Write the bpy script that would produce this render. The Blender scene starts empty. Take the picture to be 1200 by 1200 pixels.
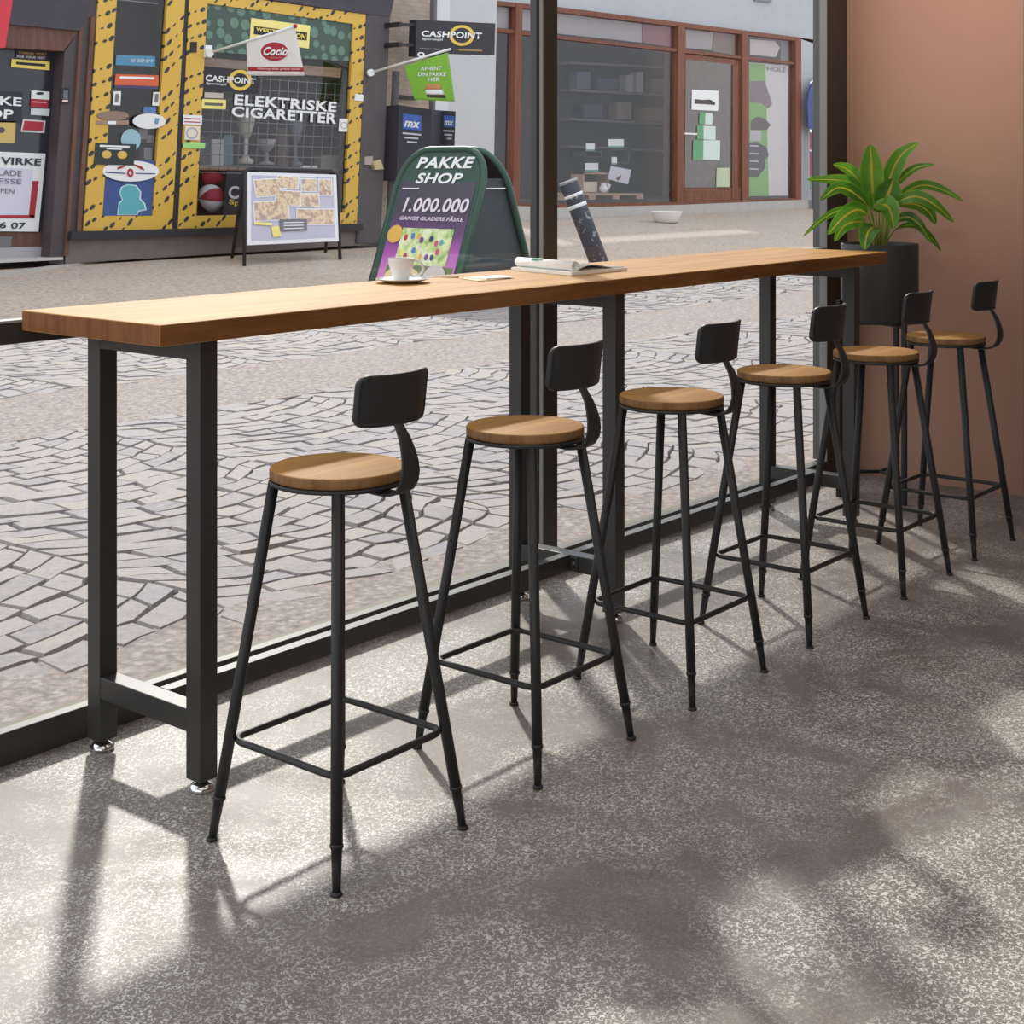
import bpy, bmesh, math, random
from mathutils import Vector, Matrix, noise as mnoise
random.seed(7)
PI = math.pi
C = bpy.context.scene.collection
# ------------------------------------------------------------------ camera numbers (calibrated from the photograph)
F, HZ, TH, HC = 1731.37, 197.25, 0.6831, 1.30
CT, ST = math.cos(TH), math.sin(TH)

def gz(y):                                   # height of the street: level, then rising gently to the far pavement
    return -0.012 if y < 10 else -0.012 + 0.05 * (y - 10)

def onY(u, v, Y):                            # point seen at (u, v) on the vertical plane y = Y
    k = (u - 600) / F
    d = Y / (ST - k * CT)
    return Vector((d * (CT + k * ST), Y, HC - (v - HZ) * d / F))

def onX(u, v, X):
    k = (u - 600) / F
    d = X / (CT + k * ST)
    return Vector((X, d * (ST - k * CT), HC - (v - HZ) * d / F))

def atD(u, v, d):                            # point seen at (u, v) at distance d along the view axis
    r = (u - 600) * d / F
    return Vector((d * CT + r * ST, d * ST - r * CT, HC - (v - HZ) * d / F))

# ------------------------------------------------------------------ materials
MATS = {}

def new_mat(name):
    m = bpy.data.materials.new(name)
    m.use_nodes = True
    MATS[name] = m
    return m, m.node_tree, m.node_tree.nodes['Principled BSDF']

def rgb(r, g, b):                            # display 0-255 to linear
    def f(c):
        c /= 255.0
        return c / 12.92 if c <= .04045 else ((c + .055) / 1.055) ** 2.4
    return (f(r), f(g), f(b), 1.0)

def N(nt, typ, **kw):
    n = nt.nodes.new(typ)
    for k, v in kw.items():
        if k == 'inp':
            for kk, vv in v.items():
                n.inputs[kk].default_value = vv
        else:
            setattr(n, k, v)
    return n

def L(nt, a, b):
    nt.links.new(a, b)

def ma(nt, op, a, b=None, c=None):
    n = nt.nodes.new('ShaderNodeMath')
    n.operation = op
    for i, x in enumerate((a, b, c)):
        if x is None:
            continue
        if isinstance(x, (int, float)):
            n.inputs[i].default_value = x
        else:
            nt.links.new(x, n.inputs[i])
    return n.outputs[0]

def mixc(nt, fac, a, b):
    n = nt.nodes.new('ShaderNodeMix')
    n.data_type = 'RGBA'
    for s, x in ((n.inputs[0], fac), (n.inputs[6], a), (n.inputs[7], b)):
        if isinstance(x, (int, float)):
            s.default_value = x
        elif isinstance(x, tuple):
            s.default_value = x
        else:
            nt.links.new(x, s)
    return n.outputs[2]

def ramp(nt, fac, stops):
    n = nt.nodes.new('ShaderNodeValToRGB')
    e = n.color_ramp.elements
    while len(e) < len(stops):
        e.new(0.5)
    for i, (p, c) in enumerate(stops):
        e[i].position = p
        e[i].color = c if isinstance(c, tuple) else (c, c, c, 1)
    nt.links.new(fac, n.inputs[0])
    return n.outputs[0]

def noise(nt, vec, scale, detail=2.0, rough=.5, dist=0.0):
    n = N(nt, 'ShaderNodeTexNoise', inp={'Scale': scale, 'Detail': detail, 'Roughness': rough, 'Distortion': dist})
    if vec is not None:
        nt.links.new(vec, n.inputs['Vector'])
    return n.outputs['Fac']

def ocoord(nt, scale=(1, 1, 1), kind='Object'):
    tc = N(nt, 'ShaderNodeTexCoord')
    mp = N(nt, 'ShaderNodeMapping', inp={'Scale': scale})
    nt.links.new(tc.outputs[kind], mp.inputs['Vector'])
    return mp.outputs['Vector']

def bump(nt, bs, h, strength=.2, dist=.01):
    b = N(nt, 'ShaderNodeBump', inp={'Strength': strength, 'Distance': dist})
    nt.links.new(h, b.inputs['Height'])
    nt.links.new(b.outputs['Normal'], bs.inputs['Normal'])

def plain(name, col, rough=.6, metal=0.0, spec=.5, var=.12, vscale=14.0):
    if name in MATS:
        return MATS[name]
    m, nt, bs = new_mat(name)
    v = ocoord(nt)
    n = noise(nt, v, vscale, 3)
    lo = tuple(c * (1 - var) for c in col[:3]) + (1,)
    hi = tuple(min(1, c * (1 + var)) for c in col[:3]) + (1,)
    L(nt, mixc(nt, n, lo, hi), bs.inputs['Base Color'])
    bs.inputs['Roughness'].default_value = rough
    bs.inputs['Metallic'].default_value = metal
    bs.inputs['Specular IOR Level'].default_value = spec
    return m

def col(r, g, b, rough=.6, spec=.4, var=.06):
    return plain('paint %d %d %d' % (r, g, b), rgb(r, g, b), rough, 0, spec, var, 6.0)

def make_wood(name, dark, mid, light, axis, rough=.42, plank=0.12):
    m, nt, bs = new_mat(name)
    sc = {'x': (1.2, 16, 16), 'y': (16, 1.2, 16), 'z': (16, 16, 1.2)}[axis]
    v = ocoord(nt, sc)
    n1 = noise(nt, v, 1.4, 6, .6, .6)
    v2 = ocoord(nt, tuple(a * 5 for a in sc))
    n2 = noise(nt, v2, 2.0, 3, .6)
    base = ramp(nt, n1, [(.28, dark), (.5, mid), (.74, light)])
    fine = ramp(nt, n2, [(.3, .80), (.6, 1.0)])
    mx = N(nt, 'ShaderNodeMix', data_type='RGBA', blend_type='MULTIPLY')
    mx.inputs[0].default_value = .7
    L(nt, base, mx.inputs[6]); L(nt, fine, mx.inputs[7])
    L(nt, mx.outputs[2], bs.inputs['Base Color'])
    bs.inputs['Roughness'].default_value = rough
    bs.inputs['Specular IOR Level'].default_value = .18
    bump(nt, bs, n2, .06, .002)
    return m

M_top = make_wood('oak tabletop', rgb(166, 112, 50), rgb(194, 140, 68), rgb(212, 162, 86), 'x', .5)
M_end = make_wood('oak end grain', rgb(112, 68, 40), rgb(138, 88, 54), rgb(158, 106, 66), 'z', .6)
M_edge_shade = make_wood('oak long edge with shade', rgb(112, 70, 38), rgb(136, 90, 52), rgb(156, 108, 66), 'x', .6)  # tabletop's long sides: their shade is put into a darker oak colour
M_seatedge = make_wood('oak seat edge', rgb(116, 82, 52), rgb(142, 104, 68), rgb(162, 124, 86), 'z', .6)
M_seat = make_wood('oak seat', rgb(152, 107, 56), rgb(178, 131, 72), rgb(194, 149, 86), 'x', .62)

def metal_paint(name, c, rough, spec):
    m, nt, bs = new_mat(name)
    v = ocoord(nt)
    n = noise(nt, v, 220, 2)
    L(nt, mixc(nt, n, tuple(x * .85 for x in c[:3]) + (1,), tuple(x * 1.15 for x in c[:3]) + (1,)), bs.inputs['Base Color'])
    bs.inputs['Roughness'].default_value = rough
    bs.inputs['Specular IOR Level'].default_value = spec
    bump(nt, bs, n, .03, .001)
    return m

M_steel = metal_paint('charcoal powder coat', rgb(54, 53, 52), .36, .6)
M_stool = metal_paint('black powder coat', rgb(42, 42, 43), .45, .45)
M_frame = metal_paint('window frame grey', rgb(60, 56, 52), .38, .55)
M_pot = metal_paint('planter charcoal', rgb(62, 61, 59), .5, .4)
m, nt, bs = new_mat('chrome')
bs.inputs['Base Color'].default_value = (.8, .8, .8, 1); bs.inputs['Metallic'].default_value = 1
bs.inputs['Roughness'].default_value = .12
L(nt, ramp(nt, noise(nt, ocoord(nt), 60, 2), [(0, .08), (1, .18)]), bs.inputs['Roughness'])
M_chrome = m

# interior concrete: mottled grey brown with pale worm-like flecks
m, nt, bs = new_mat('polished concrete')
v = ocoord(nt)
big = noise(nt, v, 1.3, 5, .6, .4)
mid = noise(nt, v, 5.0, 6, .62, .3)
base = mixc(nt, ramp(nt, big, [(.35, 0.0), (.65, 1.0)]), rgb(104, 96, 93), rgb(126, 114, 106))
base = mixc(nt, ramp(nt, mid, [(.38, 0.0), (.68, .75)]), base, rgb(142, 135, 129))
worm = noise(nt, v, 92.0, 1.0, .5, .9)
w = ma(nt, 'ABSOLUTE', ma(nt, 'SUBTRACT', worm, .5))
w = ramp(nt, w, [(.040, 1.0), (.058, 0.0)])
brk = ramp(nt, noise(nt, v, 120.0, 1.0), [(.40, 0.0), (.46, 1.0)])
w = ma(nt, 'MULTIPLY', w, brk)
patch = noise(nt, v, 2.6, 5, .65, .5)
patch = ramp(nt, patch, [(.40, .12), (.56, .95)])
fl = ma(nt, 'MULTIPLY', w, patch)
base = mixc(nt, ma(nt, 'MULTIPLY', patch, .16), base, rgb(170, 165, 158))
basec = mixc(nt, fl, base, rgb(218, 215, 208))
L(nt, basec, bs.inputs['Base Color'])
L(nt, ramp(nt, mid, [(.3, .34), (.7, .56)]), bs.inputs['Roughness'])
bs.inputs['Specular IOR Level'].default_value = .28
bump(nt, bs, worm, .05, .002)
M_floor = m

# terracotta wall
m, nt, bs = new_mat('terracotta plaster')
v = ocoord(nt)
n = noise(nt, v, 260, 2)
n2 = noise(nt, v, 1.2, 3)
L(nt, mixc(nt, n2, rgb(178, 136, 116), rgb(185, 143, 122)), bs.inputs['Base Color'])
bs.inputs['Roughness'].default_value = .85; bs.inputs['Specular IOR Level'].default_value = .2
bump(nt, bs, n, .12, .002)
M_wall = m
M_white = plain('white plaster', rgb(226, 224, 220), .85, 0, .2, .03, 3)

# glass pane: clear with a faint mirror reflection
def glass(name, f0, tint):
    m, nt, bs = new_mat(name)
    out = nt.nodes['Material Output']
    nt.nodes.remove(bs)
    tr = N(nt, 'ShaderNodeBsdfTransparent', inp={'Color': tint})
    gl = N(nt, 'ShaderNodeBsdfGlossy', inp={'Color': (1, 1, 1, 1), 'Roughness': .0})
    ge = N(nt, 'ShaderNodeNewGeometry')
    vm = N(nt, 'ShaderNodeVectorMath', operation='DOT_PRODUCT')
    L(nt, ge.outputs['Normal'], vm.inputs[0]); L(nt, ge.outputs['Incoming'], vm.inputs[1])
    cs = ma(nt, 'SUBTRACT', 1.0, ma(nt, 'ABSOLUTE', vm.outputs['Value']))
    fr = ma(nt, 'ADD', f0, ma(nt, 'MULTIPLY', ma(nt, 'POWER', cs, 5.0), 1 - f0))
    mx = N(nt, 'ShaderNodeMixShader')
    L(nt, fr, mx.inputs[0]); L(nt, tr.outputs[0], mx.inputs[1]); L(nt, gl.outputs[0], mx.inputs[2])
    L(nt, mx.outputs[0], out.inputs['Surface'])
    return m
M_glass = glass('window glass', .04, (.97, .98, .985, 1))
M_shopglass = glass('shop window glass', .045, (.86, .86, .90, 1))

# setts and gravel
m, nt, bs = new_mat('granite setts')
g = N(nt, 'ShaderNodeNewGeometry')
v = ocoord(nt)
n = noise(nt, v, 26, 5, .65)
c1 = ramp(nt, g.outputs['Random Per Island'], [(0, rgb(130, 126, 132)), (.4, rgb(148, 142, 142)), (.8, rgb(156, 148, 142)), (1, rgb(138, 135, 143))])
c2 = mixc(nt, ramp(nt, n, [(.35, .0), (.62, .6)]), c1, rgb(164, 156, 151))
c2 = mixc(nt, ramp(nt, noise(nt, v, 60, 3, .7), [(.30, .45), (.48, 0.0)]), c2, rgb(112, 106, 112))
L(nt, c2, bs.inputs['Base Color'])
bs.inputs['Roughness'].default_value = .75; bs.inputs['Specular IOR Level'].default_value = .3
bump(nt, bs, n, .35, .01)
M_sett = m
def gravel(name, c0, c1, c2, dk, sc):
    m, nt, bs = new_mat(name)
    v = ocoord(nt)
    n = noise(nt, v, 30 * sc, 4, .7)
    n2 = noise(nt, v, 1.6, 4)
    vo = N(nt, 'ShaderNodeTexVoronoi', inp={'Scale': 26.0 * sc})
    L(nt, v, vo.inputs['Vector'])
    a = ramp(nt, n, [(.3, c0), (.55, c1), (.75, c2)])
    c = mixc(nt, ramp(nt, vo.outputs['Distance'], [(.4, 0.0), (.8, .55)]), a, dk)
    L(nt, mixc(nt, ma(nt, 'MULTIPLY', n2, .5), c, c1), bs.inputs['Base Color'])
    bs.inputs['Roughness'].default_value = .9; bs.inputs['Specular IOR Level'].default_value = .2
    bump(nt, bs, vo.outputs['Distance'], .3, .01)
    return m
M_gravel = gravel('street gravel', rgb(116, 104, 102), rgb(164, 153, 147), rgb(204, 195, 188), rgb(92, 82, 82), 1.25)
M_gravel2 = gravel('far street paving', rgb(158, 142, 130), rgb(190, 174, 161), rgb(210, 197, 184), rgb(130, 114, 104), .8)
M_joint = plain('dark joint soil', rgb(98, 90, 92), .95, 0, .1, .35, 9)

# yellow window foil with dotted lines
m, nt, bs = new_mat('yellow dotted foil')
tc = N(nt, 'ShaderNodeTexCoord')
sp = N(nt, 'ShaderNodeSeparateXYZ')
L(nt, tc.outputs['Object'], sp.inputs[0])
X, Z = sp.outputs[0], sp.outputs[2]
P, Q = .155, .105
wv = ma(nt, 'MULTIPLY', ma(nt, 'SINE', ma(nt, 'MULTIPLY', X, 9.0)), .03)
t = ma(nt, 'DIVIDE', ma(nt, 'ADD', ma(nt, 'SUBTRACT', Z, ma(nt, 'MULTIPLY', X, .56)), wv), P)
fz = ma(nt, 'MULTIPLY', ma(nt, 'SUBTRACT', ma(nt, 'FRACT', t), .5), P)
fx = ma(nt, 'MULTIPLY', ma(nt, 'SUBTRACT', ma(nt, 'FRACT', ma(nt, 'DIVIDE', ma(nt, 'ADD', X, ma(nt, 'MULTIPLY', ma(nt, 'FLOOR', t), .031)), Q)), .5), Q)
fx = ma(nt, 'MULTIPLY', fx, .66)
d2 = ma(nt, 'SQRT', ma(nt, 'ADD', ma(nt, 'MULTIPLY', fz, fz), ma(nt, 'MULTIPLY', fx, fx)))
rad = ma(nt, 'ADD', .021, ma(nt, 'MULTIPLY', ma(nt, 'SINE', ma(nt, 'MULTIPLY', X, 23.0)), .009))
dot = ma(nt, 'LESS_THAN', d2, rad)
gate = ma(nt, 'GREATER_THAN', ma(nt, 'FRACT', ma(nt, 'DIVIDE', ma(nt, 'FLOOR', t), 5.0)), .1)
dot = ma(nt, 'MULTIPLY', dot, gate)
L(nt, mixc(nt, dot, rgb(212, 170, 66), rgb(44, 44, 50)), bs.inputs['Base Color'])
bs.inputs['Roughness'].default_value = .5
M_yellow = m

# green leafy foil at the top of the wide window
m, nt, bs = new_mat('green leaf foil')
v = ocoord(nt, (1, 1, 1))
vo = N(nt, 'ShaderNodeTexVoronoi', inp={'Scale': 5.6, 'Randomness': .6})
L(nt, v, vo.inputs['Vector'])
L(nt, mixc(nt, ramp(nt, vo.outputs['Distance'], [(.36, .6), (.42, 0.0)]), rgb(52, 76, 68), rgb(112, 148, 128)), bs.inputs['Base Color'])
bs.inputs['Roughness'].default_value = .4
M_greenfoil = m

# rendered brick
m, nt, bs = new_mat('painted brick')
tc = N(nt, 'ShaderNodeTexCoord')
mp = N(nt, 'ShaderNodeMapping', inp={'Rotation': (PI / 2, 0, 0)})
L(nt, tc.outputs['Object'], mp.inputs['Vector'])
bk = N(nt, 'ShaderNodeTexBrick', inp={'Scale': 3.4, 'Color1': rgb(168, 150, 134), 'Color2': rgb(142, 126, 116), 'Mortar': rgb(120, 108, 100), 'Mortar Size': .02, 'Brick Width': .55, 'Row Height': .22})
L(nt, mp.outputs['Vector'], bk.inputs['Vector'])
L(nt, mixc(nt, noise(nt, tc.outputs['Object'], 9, 4), bk.outputs['Color'], rgb(176, 160, 146)), bs.inputs['Base Color'])
bs.inputs['Roughness'].default_value = .9
bump(nt, bs, bk.outputs['Fac'], -.4, .02)
M_brick = m

def stucco(name, a, b, sc=3.0):
    m, nt, bs = new_mat(name)
    v = ocoord(nt)
    n = noise(nt, v, sc, 5, .6)
    L(nt, mixc(nt, n, a, b), bs.inputs['Base Color'])
    bs.inputs['Roughness'].default_value = .88; bs.inputs['Specular IOR Level'].default_value = .2
    bump(nt, bs, noise(nt, v, 60, 2), .15, .01)
    return m
M_bluewall = stucco('pale blue render', rgb(170, 176, 182), rgb(184, 188, 192))
M_whitewall = stucco('white render', rgb(186, 186, 190), rgb(196, 196, 198))
M_plinth = stucco('grey plinth', rgb(168, 164, 160), rgb(190, 187, 184), 6)
M_stone = stucco('dark stone base', rgb(104, 98, 98), rgb(132, 122, 118), 8)
M_darkwall = stucco('slate shop front', rgb(70, 68, 76), rgb(86, 82, 88), 4)
M_pillar = stucco('dark grey pillar', rgb(78, 76, 80), rgb(98, 94, 96), 5)
M_redbrick = stucco('red brick wall', rgb(150, 84, 72), rgb(172, 100, 84), 14)
M_brownwood = make_wood('brown stained frame', rgb(100, 60, 46), rgb(122, 74, 58), rgb(140, 88, 70), 'z', .5)
M_doorwood = make_wood('dark door wood', rgb(92, 66, 58), rgb(108, 78, 68), rgb(122, 90, 78), 'z', .5)
M_beam = make_wood('pale beam', rgb(146, 118, 96), rgb(170, 140, 114), rgb(188, 160, 134), 'x', .6)
M_dark = col(40, 41, 48)
M_black = col(36, 36, 42)
M_inside = plain('shop interior', rgb(62, 57, 59), .9, 0, .1, .25, 2.2)

# white crockery, paper
m, nt, bs = new_mat('white porcelain')
L(nt, mixc(nt, noise(nt, ocoord(nt), 20, 2), rgb(232, 232, 232), rgb(240, 240, 238)), bs.inputs['Base Color'])
bs.inputs['Roughness'].default_value = .12; bs.inputs['Coat Weight'].default_value = .4
M_porcelain = m
M_coffee = plain('coffee', rgb(70, 42, 24), .2, 0, .5, .2, 60)
M_soil = plain('potting soil', rgb(48, 38, 30), .95, 0, .1, .4, 90)

# leaf: green with yellow midrib and fine veins, from the leaf's own coordinates
m, nt, bs = new_mat('plant leaf')
tc = N(nt, 'ShaderNodeTexCoord')
sp = N(nt, 'ShaderNodeSeparateXYZ')
L(nt, tc.outputs['UV'], sp.inputs[0])
u_, v_ = sp.outputs[0], sp.outputs[1]
a = ma(nt, 'ABSOLUTE', ma(nt, 'SUBTRACT', u_, .5))
ribw = ramp(nt, a, [(.02, 1.0), (.075, 0.0)])
vein = ma(nt, 'SINE', ma(nt, 'MULTIPLY', ma(nt, 'SUBTRACT', v_, ma(nt, 'MULTIPLY', a, .35)), 130.0))
vein = ma(nt, 'MULTIPLY', ramp(nt, vein, [(.55, 0.0), (1.0, 1.0)]), .22)
edge = ramp(nt, a, [(.40, 0.0), (.50, .5)])
nn = noise(nt, ocoord(nt), 16, 3)
oi = N(nt, 'ShaderNodeObjectInfo')
gcol = mixc(nt, ma(nt, 'ADD', ma(nt, 'MULTIPLY', nn, .7), ma(nt, 'MULTIPLY', oi.outputs['Random'], .45)), rgb(22, 78, 20), rgb(112, 174, 50))
gcol = mixc(nt, vein, gcol, rgb(140, 190, 66))
gcol = mixc(nt, edge, gcol, rgb(150, 200, 60))
gcol = mixc(nt, ribw, gcol, rgb(206, 190, 60))
L(nt, gcol, bs.inputs['Base Color'])
bs.inputs['Roughness'].default_value = .35
tl = N(nt, 'ShaderNodeBsdfTranslucent')
L(nt, gcol, tl.inputs['Color'])
mx = N(nt, 'ShaderNodeMixShader', inp={0: .35})
L(nt, bs.outputs[0], mx.inputs[1]); L(nt, tl.outputs[0], mx.inputs[2])
L(nt, mx.outputs[0], nt.nodes['Material Output'].inputs['Surface'])
M_leaf = m
M_stem = plain('plant stem', rgb(150, 160, 74), .5, 0, .4, .15, 20)

# ------------------------------------------------------------------ mesh builder
class MB:
    def __init__(s):
        s.v, s.f, s.sm, s.uv = [], [], [], None

    def add(s, vs, fs, smooth=False):
        o = len(s.v)
        s.v += [Vector(p) for p in vs]
        for f in fs:
            s.f.append([i + o for i in f]); s.sm.append(smooth)
        return s

    def box(s, x0, x1, y0, y1, z0, z1):
        return s.add([(x0, y0, z0), (x1, y0, z0), (x1, y1, z0), (x0, y1, z0), (x0, y0, z1), (x1, y0, z1), (x1, y1, z1), (x0, y1, z1)],
                     [(0, 3, 2, 1), (4, 5, 6, 7), (0, 1, 5, 4), (1, 2, 6, 5), (2, 3, 7, 6), (3, 0, 4, 7)])

    def prism(s, pts, vec, smooth=False):
        n = len(pts); vec = Vector(vec)
        a = [Vector(p) for p in pts]
        fs = [tuple(range(n)), tuple(range(2 * n - 1, n - 1, -1))]
        for i in range(n):
            j = (i + 1) % n
            fs.append((i, i + n, j + n, j))
        o = len(s.v)
        s.v += a + [p + vec for p in a]
        for k, f in enumerate(fs):
            s.f.append([i + o for i in f]); s.sm.append(smooth and k > 1)
        return s

    def tube(s, path, r, n=12, closed=False, caps=True):
        path = [Vector(p) for p in path]
        m = len(path)
        rs = r if isinstance(r, (list, tuple)) else [r] * m
        rings = []
        up = None
        for i in range(m):
            if closed:
                t = (path[(i + 1) % m] - path[i - 1]).normalized()
            else:
                t = (path[min(i + 1, m - 1)] - path[max(i - 1, 0)]).normalized()
            if up is None:
                up = Vector((0, 0, 1)) if abs(t.z) < .9 else Vector((1, 0, 0))
            sd = t.cross(up).normalized()
            up = sd.cross(t).normalized()
            rings.append([path[i] + (sd * math.cos(2 * PI * k / n) + up * math.sin(2 * PI * k / n)) * rs[i] for k in range(n)])
        o = len(s.v)
        for rg in rings:
            s.v += rg
        for i in range(m if closed else m - 1):
            for k in range(n):
                a, b = o + i * n, o + ((i + 1) % m) * n
                s.f.append([a + k, a + (k + 1) % n, b + (k + 1) % n, b + k]); s.sm.append(True)
        if caps and not closed:
            s.f.append([o + k for k in range(n - 1, -1, -1)]); s.sm.append(False)
            s.f.append([o + (m - 1) * n + k for k in range(n)]); s.sm.append(False)
        return s

    def lathe(s, prof, c=(0, 0, 0), n=40, smooth=True):
        c = Vector(c); o = len(s.v); m = len(prof)
        for r, z in prof:
            for k in range(n):
                a = 2 * PI * k / n
                s.v.append(c + Vector((r * math.cos(a), r * math.sin(a), z)))
        for i in range(m - 1):
            for k in range(n):
                s.f.append([o + i * n + k, o + i * n + (k + 1) % n, o + (i + 1) * n + (k + 1) % n, o + (i + 1) * n + k]); s.sm.append(smooth)
        if prof[0][0] > 1e-6:
            s.f.append([o + k for k in range(n - 1, -1, -1)]); s.sm.append(False)
        if prof[-1][0] > 1e-6:
            s.f.append([o + (m - 1) * n + k for k in range(n)]); s.sm.append(False)
        return s

    def build(s, name, mat, parent=None, bevel=0.0, seg=2, loc=None, sharp=40):
        """one mesh object; vertices are given in world space (or the parent's own space shifted by its location)"""
        me = bpy.data.meshes.new(name)
        if parent is not None:
            org = wloc(parent)
            loc = Vector((0, 0, 0)) if loc is None else loc
        else:
            if loc is None:
                xs = [p.x for p in s.v]; ys = [p.y for p in s.v]; zs = [p.z for p in s.v]
                loc = Vector(((min(xs) + max(xs)) / 2, (min(ys) + max(ys)) / 2, min(zs)))
            org = Vector(loc)
        bm = bmesh.new()
        vv = [bm.verts.new(p - org) for p in s.v]
        for f, sm in zip(s.f, s.sm):
            try:
                q = bm.faces.new([vv[i] for i in f]); q.smooth = sm
            except ValueError:
                pass
        bmesh.ops.remove_doubles(bm, verts=bm.verts, dist=1e-6)
        bmesh.ops.recalc_face_normals(bm, faces=bm.faces)
        if bevel > 0:
            ed = [e for e in bm.edges if len(e.link_faces) == 2 and e.calc_face_angle(0) > math.radians(sharp)]
            bmesh.ops.bevel(bm, geom=ed, offset=bevel, segments=seg, affect='EDGES', profile=.5, clamp_overlap=True)
        bm.to_mesh(me); bm.free()
        ob = bpy.data.objects.new(name, me)
        C.objects.link(ob)
        if mat is not None:
            me.materials.append(mat)
        if parent is not None:
            ob.parent = parent
        else:
            ob.location = loc
        return ob

def wloc(o):
    p = Vector((0, 0, 0))
    while o is not None:
        p = p + o.location
        o = o.parent
    return p

def tag(o, label, cat, group=None, kind=None):
    o['label'] = label; o['category'] = cat
    if group: o['group'] = group
    if kind: o['kind'] = kind
    return o

def struct(o):
    o['kind'] = 'structure'
    return o

def empty(name, loc, label, cat, group=None):
    o = bpy.data.objects.new(name, None)
    C.objects.link(o)
    o.location = loc
    o.empty_display_size = .1
    return tag(o, label, cat, group)

def children(o):
    return list(o.children)

def copy_tree(o, parent=None):
    c = o.copy()
    C.objects.link(c)
    if parent is not None:
        c.parent = parent
    for ch in children(o):
        copy_tree(ch, c)
    return c

# text: outline mesh fitted into a quad (top left, top right, bottom right, bottom left)
def text(name, body, quad, mat, parent, bold=.02, lift=(0, -1, 0), th=.006, slant=0.0):
    cu = bpy.data.curves.new('lettering', 'FONT')
    cu.body = body; cu.offset = bold; cu.fill_mode = 'FRONT'; cu.resolution_u = 3
    cu.shear = slant; cu.space_character = 1.0 + bold * 1.6
    o = bpy.data.objects.new('lettering', cu)
    C.objects.link(o)
    dg = bpy.context.evaluated_depsgraph_get()
    dg.update()
    me = bpy.data.meshes.new_from_object(o.evaluated_get(dg))
    bpy.data.objects.remove(o); bpy.data.curves.remove(cu)
    xs = [p.co.x for p in me.vertices]; ys = [p.co.y for p in me.vertices]
    x0, x1, y0, y1 = min(xs), max(xs), min(ys), max(ys)
    tl, tr, br, bl = [Vector(q) for q in quad]
    lift = Vector(lift)
    org = wloc(parent)
    for p in me.vertices:
        s = (p.co.x - x0) / (x1 - x0); t = (p.co.y - y0) / (y1 - y0)
        p.co = (bl * (1 - s) + br * s) * (1 - t) + (tl * (1 - s) + tr * s) * t + lift * th - org
    me.name = name
    me.materials.clear(); me.materials.append(mat)
    ob = bpy.data.objects.new(name, me)
    C.objects.link(ob); ob.parent = parent
    return ob

# flat things on the plane y = Y: polygons measured on the photograph, with a real thickness
def pq(pts, Y):
    return [onY(u, v, Y) for u, v in pts]

def slab(name, pts, Y, th, mat, parent=None, bevel=0.0):
    return MB().prism(pq(pts, Y), (0, th, 0)).build(name, mat, parent, bevel)

def card(name, label, cat, pts, Y, mat, group=None, th=.008):
    o = slab(name, pts, Y, th, mat)
    return tag(o, label, cat, group)

def rect(u0, v0, u1, v1):
    return [(u0, v0), (u1, v0), (u1, v1), (u0, v1)]

def ell(u, v, ru, rv, n=28):
    return [(u + ru * math.cos(2 * PI * k / n), v + rv * math.sin(2 * PI * k / n)) for k in range(n)]

def ringpx(mb, u, v, ro, ri, Y, th, ky=1.0, n=36):
    a = pq(ell(u, v, ro, ro * ky, n), Y); b = pq(ell(u, v, ri, ri * ky, n), Y)
    o = len(mb.v); d = Vector((0, th, 0))
    mb.v += a + b + [p + d for p in a] + [p + d for p in b]
    for k in range(n):
        j = (k + 1) % n
        for q in ((k, j, n + j, n + k), (2 * n + k, 3 * n + k, 3 * n + j, 2 * n + j), (k, 2 * n + k, 2 * n + j, j), (n + k, n + j, 3 * n + j, 3 * n + k)):
            mb.f.append([o + i for i in q]); mb.sm.append(False)
    return mb

# ================================================================== THE ROOM
XW = 5.82          # right wall
YB = 2.883         # inner face of the window wall
fl = struct(MB().box(-3, XW + .15, -3.2, 2.95, -.08, 0).build('floor', M_floor, loc=Vector((0, 0, 0))))
struct(MB().box(-3, XW + .15, -3.2, 2.95, 2.9, 3.05).build('ceiling', M_white))
wr = struct(MB().box(XW, XW + .15, -3.2, 3.0, 0, 2.9).build('wall_right', M_wall))
struct(MB().box(-3, XW, -3.35, -3.2, 0, 2.9).build('wall_back', plain('warm grey wall', rgb(150, 140, 132), .9, 0, .2, .05, 3)))
struct(MB().box(5.24, XW, 1.70, 1.912, 0, 2.9).build('trim_1', col(120, 118, 116)))

# window wall: base profile, mullions, transom, panes
win = bpy.data.objects.new('window_1', None); C.objects.link(win); win.location = (1.0, YB, 0); struct(win)
XL = -.4
b = MB().box(XL, XW, YB, 2.914, 0, .0725)
b.build('window_sill', M_frame, win, .002)
MB().box(XL, XW, 2.917, 2.95, 0, .066).build('outer_track', plain('olive track', rgb(104, 100, 80), .6, 0, .3, .08, 8), win, .002)

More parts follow.
